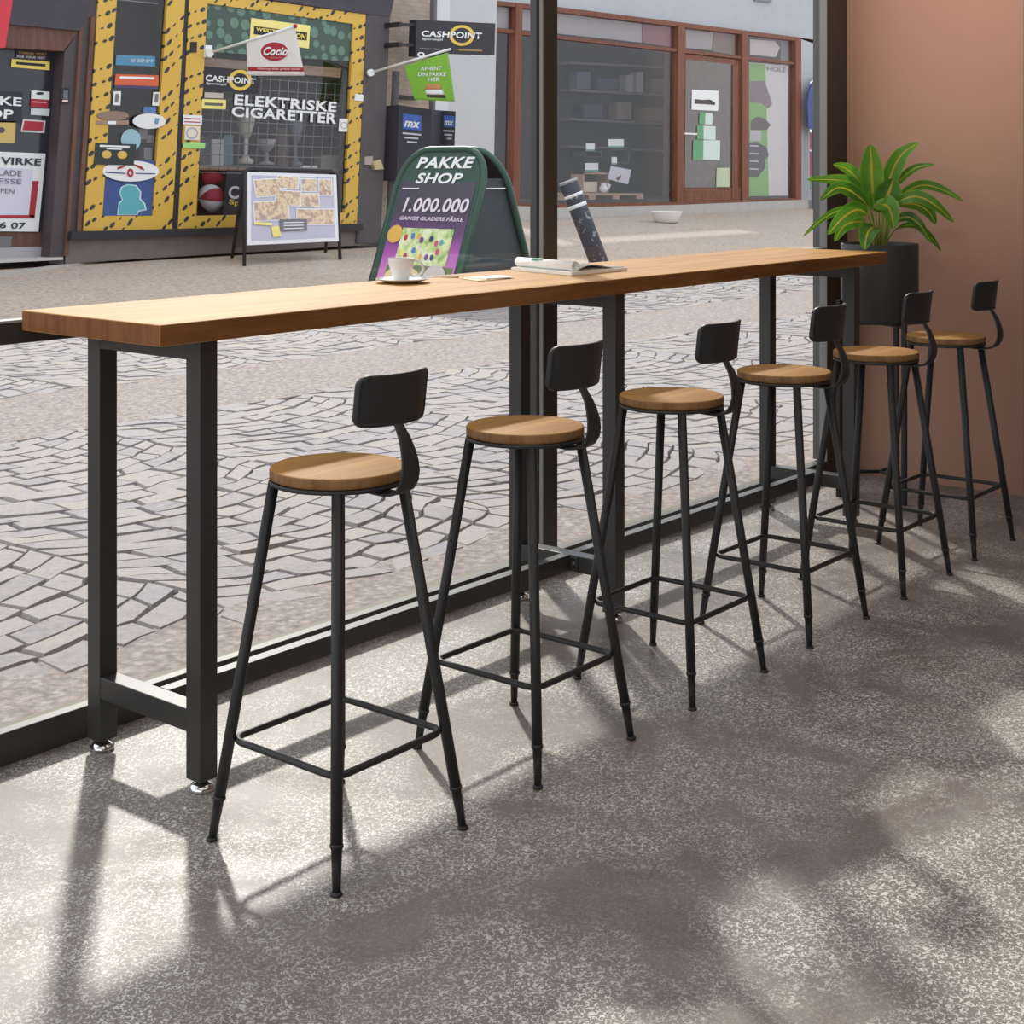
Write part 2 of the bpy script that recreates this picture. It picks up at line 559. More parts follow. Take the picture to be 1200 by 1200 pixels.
def mullion(x0, x1, z0, z1):
    MB().box(x0, x1, YB, 2.904, z0, z1).box(x0 + .004, x1, 2.904, 2.945, z0, z1).build('mullion', M_frame, win, .0015)
    MB().box(x0 - .003, x0 + .003, YB + .004, 2.902, z0, z1).build('side_strip', plain('window frame light grey', rgb(132, 131, 127), .5, 0, .5, .05, 8), win)
    MB().box(x0 - .006, x0 + .006, 2.904, 2.912, z0, z1).build('gasket', col(28, 28, 28), win)
mullion(3.706, 3.775, .0725, 2.9)
MB().box(5.64, XW, YB, 2.921, .0725, 2.9).build('jamb', M_frame, win, .002)
MB().box(5.637, 5.645, YB + .003, 2.919, .0725, 2.9).build('side_strip', plain('jamb pale strip', rgb(138, 137, 133), .5, 0, .5, .05, 8), win)
MB().box(5.645, XW, 2.921, 2.955, .0725, 2.9).build('jamb', plain('jamb mid grey', rgb(84, 83, 80), .5, 0, .5, .05, 8), win, .002)
MB().box(-.4, -.33, YB, 2.945, .0725, 2.9).build('mullion', M_frame, win, .0015)
for x0, x1 in ((-.33, 3.706), (3.775, 5.64)):
    MB().box(x0, x1, 2.89, 2.94, .9145, .961).build('transom', M_frame, win, .003)
    MB().box(x0, x1, 2.885, 2.92, .962, .9675).build('transom_lip', plain('pale lip', rgb(150, 150, 146), .45, 0, .5, .05, 8), win)
    for z0, z1 in ((.0725, .9145), (.9675, 2.9)):
        MB().add([(x0, 2.915, z0), (x1, 2.915, z0), (x1, 2.915, z1), (x0, 2.915, z1)], [(0, 1, 2, 3)]).build('pane', M_glass, win)

# ================================================================== BAR TABLE
TX0, TX1, TY0, TY1, TZ0, TZ1 = 1.826, 5.143, 2.384, 2.867, .946, .990
tb = empty('bar_table', (3.485, 2.626, 0), 'long bar table with a thick oak top on three charcoal steel frames along the window', 'table')
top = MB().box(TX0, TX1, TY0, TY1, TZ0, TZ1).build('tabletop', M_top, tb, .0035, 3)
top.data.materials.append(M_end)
top.data.materials.append(M_edge_shade)
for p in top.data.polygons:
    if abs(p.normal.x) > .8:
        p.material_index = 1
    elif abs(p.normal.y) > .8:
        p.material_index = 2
LW, YF, YK = .0461, 2.430, 2.776
X1, X2, X3 = 1.9636, 3.454, 4.961
for x in (X1, X2, X3):
    for y in (YF, YK):
        lg = MB().box(x, x + LW, y, y + LW, .026, TZ0).build('leg', M_steel, tb, .0015)
        cx, cy = x + LW / 2, y + LW / 2
        MB().lathe([(.024, 0), (.027, .004), (.027, .008), (.021, .016), (.010, .020), (.007, .021), (.007, .03)], (cx, cy, 0), 24).build('levelling_foot', M_chrome, lg)
    MB().box(x + .0005, x + LW - .0005, YF + LW, YK, .900, TZ0).build('top_bar', M_steel, tb, .0015)
    MB().box(x + .0005, x + LW - .0005, YF + LW, YK, .1235, .1715).build('foot_rail', M_steel, tb, .0015)
for x0, x1 in ((X1 + LW, X2), (X2 + LW, X3)):
    MB().box(x0, x1, 2.592, 2.625, .1255, .1715).build('stretcher', M_steel, tb, .0015)
for x in (X2 - .004, X3 - .004, ):
    bk_ = MB().box(x, x + .004, 2.562, 2.592, .127, .168).build('bracket', M_steel, tb, .001)
    MB().tube([(x - .004, 2.576, .148), (x, 2.576, .148)], .006, 10).build('bolt', M_chrome, bk_)

# ================================================================== BAR STOOLS
def make_stool():
    st = empty('bar_stool', (0, 0, 0), 'x', 'bar stool', 'wood and metal bar stools along the table')
    zt = .690
    MB().lathe([(.0, .6985), (.126, .6985), (.1325, .7015), (.1335, .705), (.1335, .7165), (.1320, .7195), (.128, .721), (.0, .721)], (0, 0, 0), 64).build('seat', M_seat, st)
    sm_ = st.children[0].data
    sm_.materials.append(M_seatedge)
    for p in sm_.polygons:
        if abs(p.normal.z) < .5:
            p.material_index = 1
    MB().lathe([(.0, .690), (.1315, .690), (.1335, .691), (.1335, .6975), (.1315, .6985), (.0, .6985)], (0, 0, 0), 64).build('seat_ring', M_stool, st)
    rt, rb = .088, .172
    def lp(sx, sy, z):
        k = rb + (rt - rb) * z / zt
        return Vector((sx * k, sy * k, z))
    for sx in (-1, 1):
        for sy in (-1, 1):
            lg = MB().tube([lp(sx, sy, z) for z in (.006, .05, .078, .0781, .3, zt + .002)], [.0076, .0092, .0102, .0114, .0112, .0112], 16).build('leg', M_stool, st)
            q = lp(sx, sy, 0)
            MB().lathe([(.0085, 0), (.0108, .001), (.0108, .005), (.0085, .0075), (.0, .0075)], q, 18).build('foot_cap', M_stool, lg)
            MB().tube([lp(sx, sy, .079), lp(sx, sy, .0805), lp(sx, sy, .085), lp(sx, sy, .0865)], [.0112, .0128, .0128, .0112], 16).build('collar', M_stool, lg)
    h, rc, z = .1455, .03, .195
    path = []
    for cx, cy, a0 in ((1, 1, 0), (-1, 1, PI / 2), (-1, -1, PI), (1, -1, 3 * PI / 2)):
        for k in range(6):
            a = a0 + PI / 2 * k / 5
            path.append((cx * (h - rc) + rc * math.cos(a), cy * (h - rc) + rc * math.sin(a), z))
    MB().tube(path, .0068, 12, closed=True).build('footrest', M_stool, st)
    # flat bracket sweeping out from under the seat and up to the back
    prof = [(-.075, .6885), (-.110, .6870), (-.140, .6870), (-.160, .6905), (-.176, .700), (-.186, .715), (-.190, .733), (-.1885, .752), (-.183, .772), (-.175, .792), (-.164, .809), (-.152, .828)]
    wid = [.036, .040, .044, .047, .049, .049, .047, .043, .037, .030, .024, .021]
    m = MB(); th = .005; vs = []
    for i, (y, zz) in enumerate(prof):
        a = prof[max(i - 1, 0)]; b2 = prof[min(i + 1, len(prof) - 1)]
        t = Vector((0, b2[0] - a[0], b2[1] - a[1])).normalized()
        nrm = Vector((0, -t.z, t.y))
        p = Vector((0, y, zz)); w_ = wid[i] / 2
        vs += [p + Vector((-w_, 0, 0)), p + Vector((w_, 0, 0)), p + Vector((w_, 0, 0)) + nrm * th, p + Vector((-w_, 0, 0)) + nrm * th]
    fs = []
    for i in range(len(prof) - 1):
        for k in range(4):
            fs.append((4 * i + k, 4 * i + (k + 1) % 4, 4 * i + 4 + (k + 1) % 4, 4 * i + 4 + k))
    fs += [(3, 2, 1, 0), tuple(4 * (len(prof) - 1) + k for k in range(4))]
    m.add(vs, fs, True)
    br = m.build('back_bracket', M_stool, st)
    bv = br.modifiers.new('bevel', 'BEVEL'); bv.width = .0012; bv.segments = 2; bv.limit_method = 'ANGLE'; bv.angle_limit = math.radians(50)
    # curved padded panel with a raised rim
    W, H0, H1, R = .096, .817, .916, .020
    def outline(inset, n=7):
        w2, a0, a1, r = W - inset, H0 + inset, H1 - inset, max(R - inset, .004)
        pts = []
        for cx, cz, st_ in ((w2 - r, a1 - r, 0), (-w2 + r, a1 - r, PI / 2), (-w2 + r, a0 + r, PI), (w2 - r, a0 + r, 1.5 * PI)):
            for k in range(n):
                a = st_ + PI / 2 * k / (n - 1)
                pts.append((cx + r * math.cos(a), cz + r * math.sin(a)))
        full = []
        for i in range(len(pts)):
            a, b3 = pts[i], pts[(i + 1) % len(pts)]
            full.append(a)
            if abs(a[0] - b3[0]) > .05 :
                for q in range(1, 10):
                    full.append((a[0] + (b3[0] - a[0]) * q / 10, a[1] + (b3[1] - a[1]) * q / 10))
        return full
    def bend(x, zz, dep):
        y = -.163 + 3.5 * x * x - (zz - .866) * .12
        return Vector((.009 + x * .99 + dep * -6 * x * .15, y + dep, zz))
    m = MB()
    loops = [(.006, .0045), (.0015, .0045), (0, .003), (0, -.004), (.0018, -.0062), (.005, -.0062), (.0075, -.0040), (.0095, -.0040)]
    ol = [outline(i) for i, d in loops]
    n = len(ol[0]); o0 = 0
    for (i, d), pts in zip(loops, ol):
        m.v += [bend(x, zz, d) for x, zz in pts]
    for a in range(len(loops) - 1):
        for k in range(n):
            m.f.append([a * n + k, a * n + (k + 1) % n, (a + 1) * n + (k + 1) % n, (a + 1) * n + k]); m.sm.append(True)
    def fill(base, dep, inset):
        # fill a face by strips between mirrored points (rounded rectangle is symmetric top to bottom)
        pts = ol[0] if base == 0 else ol[-1]
        ids = list(range(base, base + n))
        up = sorted([i for i, p in zip(ids, pts) if p[1] > .8665], key=lambda i: m.v[i].x)
        dn = sorted([i for i, p in zip(ids, pts) if p[1] <= .8665], key=lambda i: m.v[i].x)
        for q in range(min(len(up), len(dn)) - 1):
            m.f.append([dn[q], dn[q + 1], up[q + 1], up[q]]); m.sm.append(True)
    fill(0, .0045, .006)
    fill((len(loops) - 1) * n, -.004, .0095)
    m.build('backrest', M_stool, st)
    return st

proto = make_stool()
SX = [2.022, 2.609, 3.196, 3.784, 4.374, 4.937]
SY = [2.082, 2.085, 2.074, 2.072, 2.068, 2.073]
SL = ['bar stool nearest the camera, wooden seat and black curved back, before the first table frame',
      'second bar stool from the camera, its back covering the window mullion below the tabletop',
      'third bar stool from the camera, standing just past the middle table frame',
      'fourth bar stool from the camera, its seat in front of the far frame rear leg',
      'fifth bar stool from the camera, its back partly covering the last table frame',
      'sixth and farthest bar stool, standing against the terracotta wall beside the planter']
for i in range(6):
    s_ = proto if i == 0 else copy_tree(proto)
    s_.location = (SX[i], SY[i], 0)
    s_['label'] = SL[i]

# ================================================================== THINGS ON THE TABLE
zT = TZ1
sx, sy = 2.915, 2.755
sau = MB().lathe([(.0, .002), (.036, .0), (.042, .002), (.058, .006), (.073, .0105), (.0745, .012), (.073, .0125), (.057, .0085), (.038, .0055), (.0, .005)], (sx, sy, zT), 48).build('saucer', M_porcelain)
tag(sau, 'round white saucer under the coffee cup on the table', 'saucer')
cz = zT + .0055
cup = empty('coffee_cup', (sx + .004, sy + .008, cz), 'small white coffee cup standing on a saucer', 'cup')
cx, cy = sx + .004, sy + .008
MB().lathe([(.0, .0), (.021, .0), (.022, .003), (.021, .005), (.026, .018), (.031, .033), (.0345, .048), (.0365, .060), (.0360, .061), (.0345, .060), (.0325, .048), (.029, .033), (.022, .014), (.0, .010)], (cx, cy, cz), 48).build('bowl', M_porcelain, cup)
MB().lathe([(.0, .052), (.0332, .052), (.0332, .0515), (.0, .051)], (cx, cy, cz), 32).build('coffee', M_coffee, cup)
hd = Vector((.60, -.80, 0)).normalized()
hp = []
for k in range(13):
    a = PI * .62 - PI * 1.24 * k / 12
    hp.append(Vector((cx, cy, cz + .034)) + hd * (.030 + .024 * math.cos(a) + .006) + Vector((0, 0, .021 * math.sin(a))))
MB().tube(hp, .0038, 10).build('handle', M_porcelain, cup)
sp_a, sp_b = Vector((2.962, 2.765, zT + .0125)), Vector((3.034, 2.655, zT + .012))
dr = (sp_b - sp_a).normalized()
spn = empty('teaspoon', (3.0, 2.71, zT), 'small steel teaspoon resting on the saucer rim beside the cup', 'spoon')
m = MB(); sd = dr.cross(Vector((0, 0, 1))).normalized()
for q in range(9):
    t_ = q / 8; w_ = .0115 * math.sin(PI * min(1, .12 + t_ * .86)) ** .8
    c0 = sp_a - dr * .034 + dr * .034 * t_ + Vector((0, 0, .002 + (.004 * (2 * t_ - 1) ** 2)))
    m.v += [c0 - sd * w_ + Vector((0, 0, .002)), c0 - Vector((0, 0, .001)), c0 + sd * w_ + Vector((0, 0, .002))]
for q in range(8):
    m.f += [[3 * q, 3 * q + 1, 3 * q + 4, 3 * q + 3], [3 * q + 1, 3 * q + 2, 3 * q + 5, 3 * q + 4]]; m.sm += [True, True]
bo = m.build('spoon_bowl', M_chrome, spn)
so = bo.modifiers.new('thick', 'SOLIDIFY'); so.thickness = .0012
MB().tube([sp_a, sp_a.lerp(sp_b, .5) + Vector((0, 0, .001)), sp_b], [.0018, .0015, .0028], 8).build('spoon_handle', M_chrome, spn)

M_paper = col(250, 249, 243, .7, .2, .03)
M_cream = col(236, 226, 186, .7, .2, .03)
lf = empty('folded_leaflet', (3.19, 2.67, zT), 'cream folded paper leaflet lying flat beside the coffee cup', 'leaflet')
MB().prism([(3.115, 2.72, zT), (3.075, 2.625, zT), (3.125, 2.612, zT), (3.225, 2.63, zT), (3.265, 2.70, zT)], (0, 0, .003)).build('lower_sheet', M_cream, lf)
MB().add([(3.13, 2.71, zT + .0032), (3.112, 2.622, zT + .0032), (3.225, 2.618, zT + .0032), (3.262, 2.702, zT + .0032), (3.13, 2.71, zT + .0050), (3.112, 2.622, zT + .0075), (3.225, 2.618, zT + .0045), (3.262, 2.702, zT + .0045)],
         [(0, 1, 2, 3), (4, 7, 6, 5), (0, 4, 5, 1), (1, 5, 6, 2), (2, 6, 7, 3), (3, 7, 4, 0)]).build('upper_sheet', M_paper, lf)

mg = empty('closed_magazine', (3.56, 2.68, zT), 'closed white magazine lying under the rolled open one', 'magazine', 'magazines on the bar table')
qd = [(3.468, 2.825), (3.402, 2.548), (3.685, 2.548), (3.752, 2.825)]
MB().prism([(x, y, zT) for x, y in qd], (0, 0, .0015)).build('cover', col(206, 196, 184), mg)
MB().prism([(x * .994 + .02, y, zT + .0016) for x, y in qd], (0, 0, .0075)).build('pages', M_paper, mg)
MB().prism([(x, y, zT + .0092) for x, y in qd], (0, 0, .0013)).build('cover', M_paper, mg)
z0 = zT + .0106
om = empty('open_magazine', (3.56, 2.68, z0), 'open magazine with its left pages rolled into a tube', 'magazine', 'magazines on the bar table')
# rolled pages: a spiral tube along the left side
m = MB(); A, B = Vector((3.497, 2.822, 0)), Vector((3.436, 2.560, 0))
ax = (A - B).normalized(); pr = Vector((ax.y, -ax.x, 0))
ns = 44
for e in (A, B):
    for k in range(ns):
        a = -PI / 2 + 2 * PI * 1.7 * k / (ns - 1)
        r = .0155 - .0045 * (k / (ns - 1))
        m.v.append(e + pr * (r * math.cos(a)) + Vector((0, 0, z0 + .0156 + r * math.sin(a))))
for k in range(ns - 1):
    m.f.append([k, k + 1, ns + k + 1, ns + k]); m.sm.append(True)
rl = m.build('rolled_pages', M_paper, om)
so = rl.modifiers.new('thick', 'SOLIDIFY'); so.thickness = .0012
gm = MB()
for k, (a0, a1, t0, t1) in enumerate(((.55, 1.25, .30, .42), (.75, 1.45, .38, .47))):
    vs = []
    for t_ in (t0, t1):
        for q in range(6):
            a = a0 + (a1 - a0) * q / 5
            vs.append(B.lerp(A, 1 - t_) - pr * 0 + pr * (-.0164 * math.cos(a)) + Vector((0, 0, z0 + .0156 + .0164 * math.sin(a))))
    gm.add(vs, [(q, q + 1, 6 + q + 1, 6 + q) for q in range(5)], True)
gm.build('printed_spot', col(52, 130, 92), om)
m = MB(); nq = 14
for off in (0, .0012):
    for t_ in (0, 1):
        e = Vector((3.468, 2.822, 0)).lerp(Vector((3.408, 2.556, 0)), t_)
        for q in range(nq):
            s = q / (nq - 1)
            hgt = .0165 * math.sin(PI * min(1, s * 1.15 + .12)) ** 1.2 * (1 - .35 * s) + .0008
            m.v.append(e + Vector((.035 + .238 * s, 0, z0 + hgt + off)))
for q in range(nq - 1):
    m.f += [[q, q + 1, nq + q + 1, nq + q], [2 * nq + q, 3 * nq + q, 3 * nq + q + 1, 2 * nq + q + 1], [q, 2 * nq + q, 2 * nq + q + 1, q + 1], [nq + q, nq + q + 1, 3 * nq + q + 1, 3 * nq + q]]
    m.sm += [True] * 4
m.f += [[0, nq, 3 * nq, 2 * nq], [nq - 1, 3 * nq - 1, 4 * nq - 1, 2 * nq - 1]]; m.sm += [False] * 2
m.build('open_pages', M_paper, om)

# ================================================================== PLANTER AND PLANT
PX, PY, PR = 5.452, 2.562, .150
pt = empty('plant_stand_pot', (PX, PY, 0), 'round charcoal planter raised on a thin tripod stand in the corner', 'planter')
zb, ztp = .695, 1.003
MB().lathe([(.0, zb), (PR - .012, zb), (PR - .002, zb + .006), (PR, zb + .014), (PR, ztp - .002), (PR - .002, ztp), (PR - .009, ztp), (PR - .010, ztp - .04), (.0, ztp - .04)], (PX, PY, 0), 56).build('pot', M_pot, pt)
MB().lathe([(.0, ztp - .039), (PR - .0105, ztp - .039), (PR - .0105, ztp - .022), (.06, ztp - .014), (.0, ztp - .012)], (PX, PY, 0), 40).build('soil', M_soil, pt)
lgp = [(5.352, 2.690), (5.372, 2.420), (5.622, 2.565)]
for x, y in lgp:
    dv = Vector((x - PX, y - PY, 0)).normalized()
    q = Vector((PX, PY, 0)) + dv * (PR + .010)
    MB().box(q.x - .009, q.x + .009, q.y - .009, q.y + .009, 0, zb + .085).build('leg', M_stool, pt, .001)
for zc in (zb - .008, .10):
    for x, y in lgp:
        dv = Vector((x - PX, y - PY, 0)).normalized()
        q = Vector((PX, PY, 0)) + dv * (PR + .004)
        MB().tube([(PX, PY, zc), (q.x, q.y, zc)], .007, 8).build('cross_brace', M_stool, pt)

def bez(pts, n):
    out = []
    P_ = [pts[0]] + list(pts) + [pts[-1]]
    segs = len(pts) - 1
    for i in range(n + 1):
        t = i / n * segs; k = min(int(t), segs - 1); t -= k
        a, b, c, d = P_[k], P_[k + 1], P_[k + 2], P_[k + 3]
        out.append(.5 * ((2 * b) + (c - a) * t + (2 * a - 5 * b + 4 * c - d) * t * t + (3 * b - a - 3 * c + d) * t * t * t))
    return out

plant = empty('potted_plant', (PX, PY, ztp - .02), 'leafy green plant with yellow midribs growing in the charcoal planter', 'plant')
D0 = PX * CT + PY * ST
# each leaf: stalk base and midrib path in the photograph (u, v, depth towards the camera), blade width in metres, roll of the blade
LEAF = [
    ([(1028, 283, 0), (1026, 255, -.01), (1022, 215, -.02), (1021, 190, -.03), (1020, 169, -.04)], .094, 0.0),
    ([(1032, 282, 0), (1036, 240, .03), (1043, 208, .05), (1056, 182, .06), (1077, 167, .05)], .070, .35),
    ([(1034, 282, 0), (1041, 232, .05), (1058, 208, .09), (1075, 196, .10), (1096, 193, .08)], .034, .5),
    ([(1031, 282, -.01), (1033, 250, -.03), (1038, 235, -.05), (1043, 222, -.055), (1047, 210, -.04)], .112, .1),
    ([(1033, 283, 0), (1044, 242, .03), (1060, 226, .05), (1082, 217, .06), (1106, 223, .05), (1129, 236, .03)], .042, .7),
    ([(1033, 283, -.01), (1044, 246, -.05), (1060, 233, -.10), (1078, 231, -.14), (1098, 242, -.16), (1118, 261, -.16)], .052, .8),
    ([(1034, 283, 0), (1048, 246, .02), (1070, 239, .05), (1088, 248, .07), (1097, 263, .07)], .060, .6),
    ([(1034, 283, 0), (1045, 264, -.01), (1062, 254, -.02), (1078, 264, -.04), (1093, 286, -.05)], .044, .7),
    ([(1034, 283, 0), (1048, 270, .03), (1070, 264, .05), (1090, 277, .06), (1103, 295, .06)], .028, .7),
    ([(1030, 283, -.02), (1030, 250, -.06), (1034, 240, -.10), (1043, 246, -.14), (1048, 269, -.15)], .088, -.1),
    ([(1028, 284, -.02), (1027, 270, -.08), (1022, 267, -.13), (1016, 275, -.16), (1013, 293, -.16)], .078, .1),
    ([(1027, 283, -.02), (1018, 255, -.06), (1005, 246, -.10), (988, 255, -.13), (970, 275, -.14)], .072, -.7),
    ([(1026, 283, 0), (1012, 258, -.01), (990, 246, -.03), (965, 256, -.05), (941, 277, -.06)], .030, -.7),
    ([(1027, 283, 0), (1016, 264, .01), (1003, 260, .02), (988, 266, .02), (978, 283, .01)], .060, -.6),
    ([(1028, 283, -.01), (1019, 247, -.04), (1003, 228, -.07), (982, 220, -.09), (961, 235, -.10)], .060, -.7),
    ([(1027, 283, 0), (1018, 245, .01), (1002, 218, .02), (980, 211, .01), (945, 210.5, 0)], .052, -.7),
    ([(1028, 283, 0), (1020, 244, .02), (1006, 212, .03), (992, 198, .03), (976, 193, .02)], .056, -.5),
]
for path, wd, roll in LEAF:
    pts = [atD(u, v, D0 + dd) for u, v, dd in path]
    pts[0] = Vector((PX + (path[0][0] - 1030) * .004, PY - (path[0][0] - 1030) * .003, ztp - .02))
    for i_, p in enumerate(pts):
        lim = XW - .03
        if p.x > lim: p.x = lim
    cur = bez(pts, 30)
    k0 = 9
    stalk, mid_ = cur[:k0 + 1], cur[k0:]
    m = MB(); uv = []
    nl = len(mid_) - 1
    cam = Vector((0, 0, HC))
    for i, p in enumerate(mid_):
        t_ = i / nl
        a = mid_[max(i - 1, 0)]; b2 = mid_[min(i + 1, nl)]
        tg = (b2 - a).normalized()
        vw = (cam - p).normalized()
        upv = Vector((0, 0, 1))
        nrm = (vw * (.75) + upv * (.55 if abs(tg.z) < .8 else .1))
        sd = tg.cross(nrm).normalized()
        sd = Matrix.Rotation(roll * .5, 3, tg) @ sd
        nn_ = sd.cross(tg).normalized()
        w_ = wd / 2 * (math.sin(PI * min(1, t_ ** .80 * .97 + .03)) ** .75) * (1 if t_ < .97 else .4)
        rip = .10 * math.sin(i * 1.1) * w_
        for s in (-1, -.5, 0, .5, 1):
            m.v.append(p + sd * (w_ * s) + nn_ * (w_ * .28 * abs(s) ** 1.3 + (rip if abs(s) == 1 else 0)))
            uv.append(((s + 1) / 2, t_))
    for i in range(nl):
        for k in range(4):
            m.f.append([5 * i + k, 5 * i + k + 1, 5 * i + 5 + k + 1, 5 * i + 5 + k]); m.sm.append(True)
    me = bpy.data.meshes.new('leaf')
    org = wloc(plant)
    me.from_pydata([p - org for p in m.v], [], m.f)
    ul = me.uv_layers.new(name='leaf')
    for lp_ in me.loops:
        ul.data[lp_.index].uv = uv[lp_.vertex_index]
    for p in me.polygons:
        p.use_smooth = True
    me.materials.append(M_leaf)
    lo = bpy.data.objects.new('leaf', me); C.objects.link(lo); lo.parent = plant
    MB().tube(stalk, [.0048 - .0022 * i / k0 for i in range(k0 + 1)], 8).build('stalk', M_stem, lo)

# ================================================================== THE STREET
g = MB()
ys = [2.95, 10, 40]
g.add([(-14, 2.95, -.03), (90, 2.95, -.03), (90, 10, -.03), (-14, 10, -.03), (90, 40, gz(40) - .018), (-14, 40, gz(40) - .018)], [(0, 1, 2, 3), (3, 2, 4, 5)])
struct(g.build('street_ground', M_joint, loc=Vector((0, 0, 0))))
def strip(y0, y1, x0_=-10, x1_=80):
    z0_, z1_ = gz(y0), gz(y1)
    z0_ -= .003; z1_ -= .003
    return [(x0_, y0, z0_), (x1_, y0, z0_), (x1_, y1, z1_), (x0_, y1, z1_)]
m = MB()
for y0, y1, x0_, x1_ in ((2.95, 3.46, -10, 80), (6.36, 7.62, -10, 80), (9.82, 10.0, -10, 80)):
    p4 = strip(y0, y1, x0_, x1_)
    m.add(p4 + [Vector(p) - Vector((0, 0, .03)) for p in p4], [(0, 1, 2, 3), (0, 4, 5, 1), (2, 6, 7, 3)])
tag(m.build('gravel_paving', M_gravel, loc=Vector((0, 0, 0))), 'beige small stone paving in strips between the fans of setts', 'paving', kind='stuff')

m = MB()
for y0, y1, x0_, x1_ in ((10.0, 14.40, -10, 80), (14.40, 16.86, 16.6, 80)):
    p4 = strip(y0, y1, x0_, x1_)
    m.add(p4 + [Vector(p) - Vector((0, 0, .03)) for p in p4], [(0, 1, 2, 3), (0, 4, 5, 1), (2, 6, 7, 3)])
tag(m.build('far_paving', M_gravel2, loc=Vector((0, 0, 0))), 'warm beige paving rising to the shop fronts across the street', 'paving', kind='stuff')

def setts(y0, y1, xa, xb, seed):
    """rows of stones in flat fans; neighbouring stones share their wandering joint lines"""
    rnd = random.Random(seed)
    m = MB(); cw, rowh, R = 1.5, .128, 1.25
    nx = int((xb(y1) - xa) / cw) + 2
    half = math.asin(cw / 2 / R)
    def pos(xc, r, a):
        p = Vector((xc + R * math.sin(a), y0 + r * rowh + R * (1 - math.cos(a)), 0))
        return p + Vector((mnoise.noise(p * 5.0), mnoise.noise(p * 5.0 + Vector((7, 3, 1))), 0)) * .045 + Vector((mnoise.noise(p * 17), mnoise.noise(p * 17 + Vector((1, 9, 4))), 0)) * .014
    for cidx in range(nx):
        xc = xa + cidx * cw + rnd.uniform(-.02, .02)
        for r in range(-7, int((y1 - y0) / rowh) + 2):
            cuts = [-half]
            while cuts[-1] < half - .20:
                cuts.append(cuts[-1] + rnd.uniform(.12, .23))
            cuts.append(half)
            rg = rnd.uniform(.010, .015) if rnd.random() < .25 else rnd.uniform(.002, .006)
            for a0, a1 in zip(cuts[:-1], cuts[1:]):
                q = [pos(xc, r, a0), pos(xc, r, (a0 + a1) / 2), pos(xc, r, a1), pos(xc, r + 1, a1), pos(xc, r + 1, (a0 + a1) / 2), pos(xc, r + 1, a0)]
                c0 = sum(q, Vector((0, 0, 0))) / 6
                if c0.y < y0 + .03 or c0.y > y1 - .03 or c0.x > xb(c0.y) or c0.x < .52 * c0.y - 1: continue
                jg = rnd.uniform(.0015, .006)
                low, top_ = [], []
                h = rnd.uniform(-.004, .002)
                tx, ty = rnd.uniform(-.03, .03), rnd.uniform(-.03, .03)
                for k, p in enumerate(q):
                    d_ = c0 - p
                    lx = Vector((math.copysign(min(abs(d_.x), jg), d_.x) if k in (0, 2, 3, 5) else 0, math.copysign(min(abs(d_.y), rg if k < 3 else .003), d_.y), 0))
                    p2 = p + lx
                    low.append(Vector((p2.x, p2.y, gz(p2.y) - .018)))
                    p3 = p2.lerp(c0, .07)
                    top_.append(Vector((p3.x, p3.y, gz(p3.y) + h + (p3.x - c0.x) * tx + (p3.y - c0.y) * ty)))
                m.add(low + top_, [(6, 7, 8, 9, 10, 11)] + [(k, (k + 1) % 6, 6 + (k + 1) % 6, 6 + k) for k in range(6)])
    return m
m = setts(3.33, 6.42, 0.65, lambda y: 2.0 * y + 1.5, 3)
tag(m.build('cobblestones', M_sett, loc=Vector((0, 0, 0)), bevel=0), 'pale granite setts laid in fans just outside the window', 'cobblestones', kind='stuff')
m = setts(7.55, 9.9, 3.0, lambda y: 2.05 * y + 2, 5)
tag(m.build('cobblestones', M_sett, loc=Vector((0, 0, 0))), 'pale granite setts in the strip farther out in the street', 'cobblestones', kind='stuff')

# ================================================================== LEFT SHOP
YL = 14.45
shop = empty('tobacco_shop', (13.0, YL + 1.0, gz(YL)), 'dark old shop front with yellow foil frames on its windows', 'shop')
zg = gz(YL) - .05
def gv(u, Y):                                 # image height of the ground at (u, y = Y)
    k = (u - 600) / F; d = Y / (ST - k * CT)
    return HZ + F * (HC - gz(Y)) / d
YI = YL + .55                                 # display back wall
def framed(outer, inner, Y, th, name, mat, parent):
    o_, i_ = pq(outer, Y), pq(inner, Y)
    m = MB(); d = Vector((0, th, 0))
    m.v += o_ + i_ + [p + d for p in o_] + [p + d for p in i_]
    for k in range(4):
        j = (k + 1) % 4
        for q in ((k, j, 4 + j, 4 + k), (8 + k, 12 + k, 12 + j, 8 + j), (k, 8 + k, 8 + j, j), (4 + k, 4 + j, 12 + j, 12 + k)):
            m.f.append(list(q)); m.sm.append(False)
    return m.build(name, mat, parent)
# wall pieces around the openings
O1 = [(117, -30), (218.5, -26), (201.3, 271), (97.7, 270.5)]
I1 = [(138, -14), (197, -10), (179, 253), (120, 253)]
O2 = [(222.5, -12), (429.5, 17), (421, 262), (208.5, 272)]
I2 = [(243, 4), (414, 28), (404, 249), (230, 253)]
DR = [(-70, 50), (75, 60), (58, 306), (-70, 311)]
slab('fascia', [(-80, -75), (470, -38), (457.5, 19), (430, 16.5), (222.5, -14), (117, -32), (93, 36), (-80, 20)], YL - .06, .5, M_darkwall, shop)
slab('lower_wall', [(75, 281), (446, 268), (444, 286), (75, 309)], YL - .02, .5, M_stone, shop)
slab('window_ledge', [(84, 271.5), (425, 262.5), (426, 270), (83, 281)], YL - .12, .5, M_dark, shop)
slab('end_pillar', [(429.5, 17), (457, 19), (446, 285), (418, 285)], YL - .05, .5, M_pillar, shop)
slab('mid_post', [(216.5, -28), (222.5, -12), (208.5, 272), (201.3, 271)], YL - .03, .5, M_dark, shop)
slab('door_post', [(93, 36), (117, -32), (97.7, 272), (78, 276), (76, 309), (58, 309), (76, 58)], YL - .02, .5, col(74, 66, 70), shop)
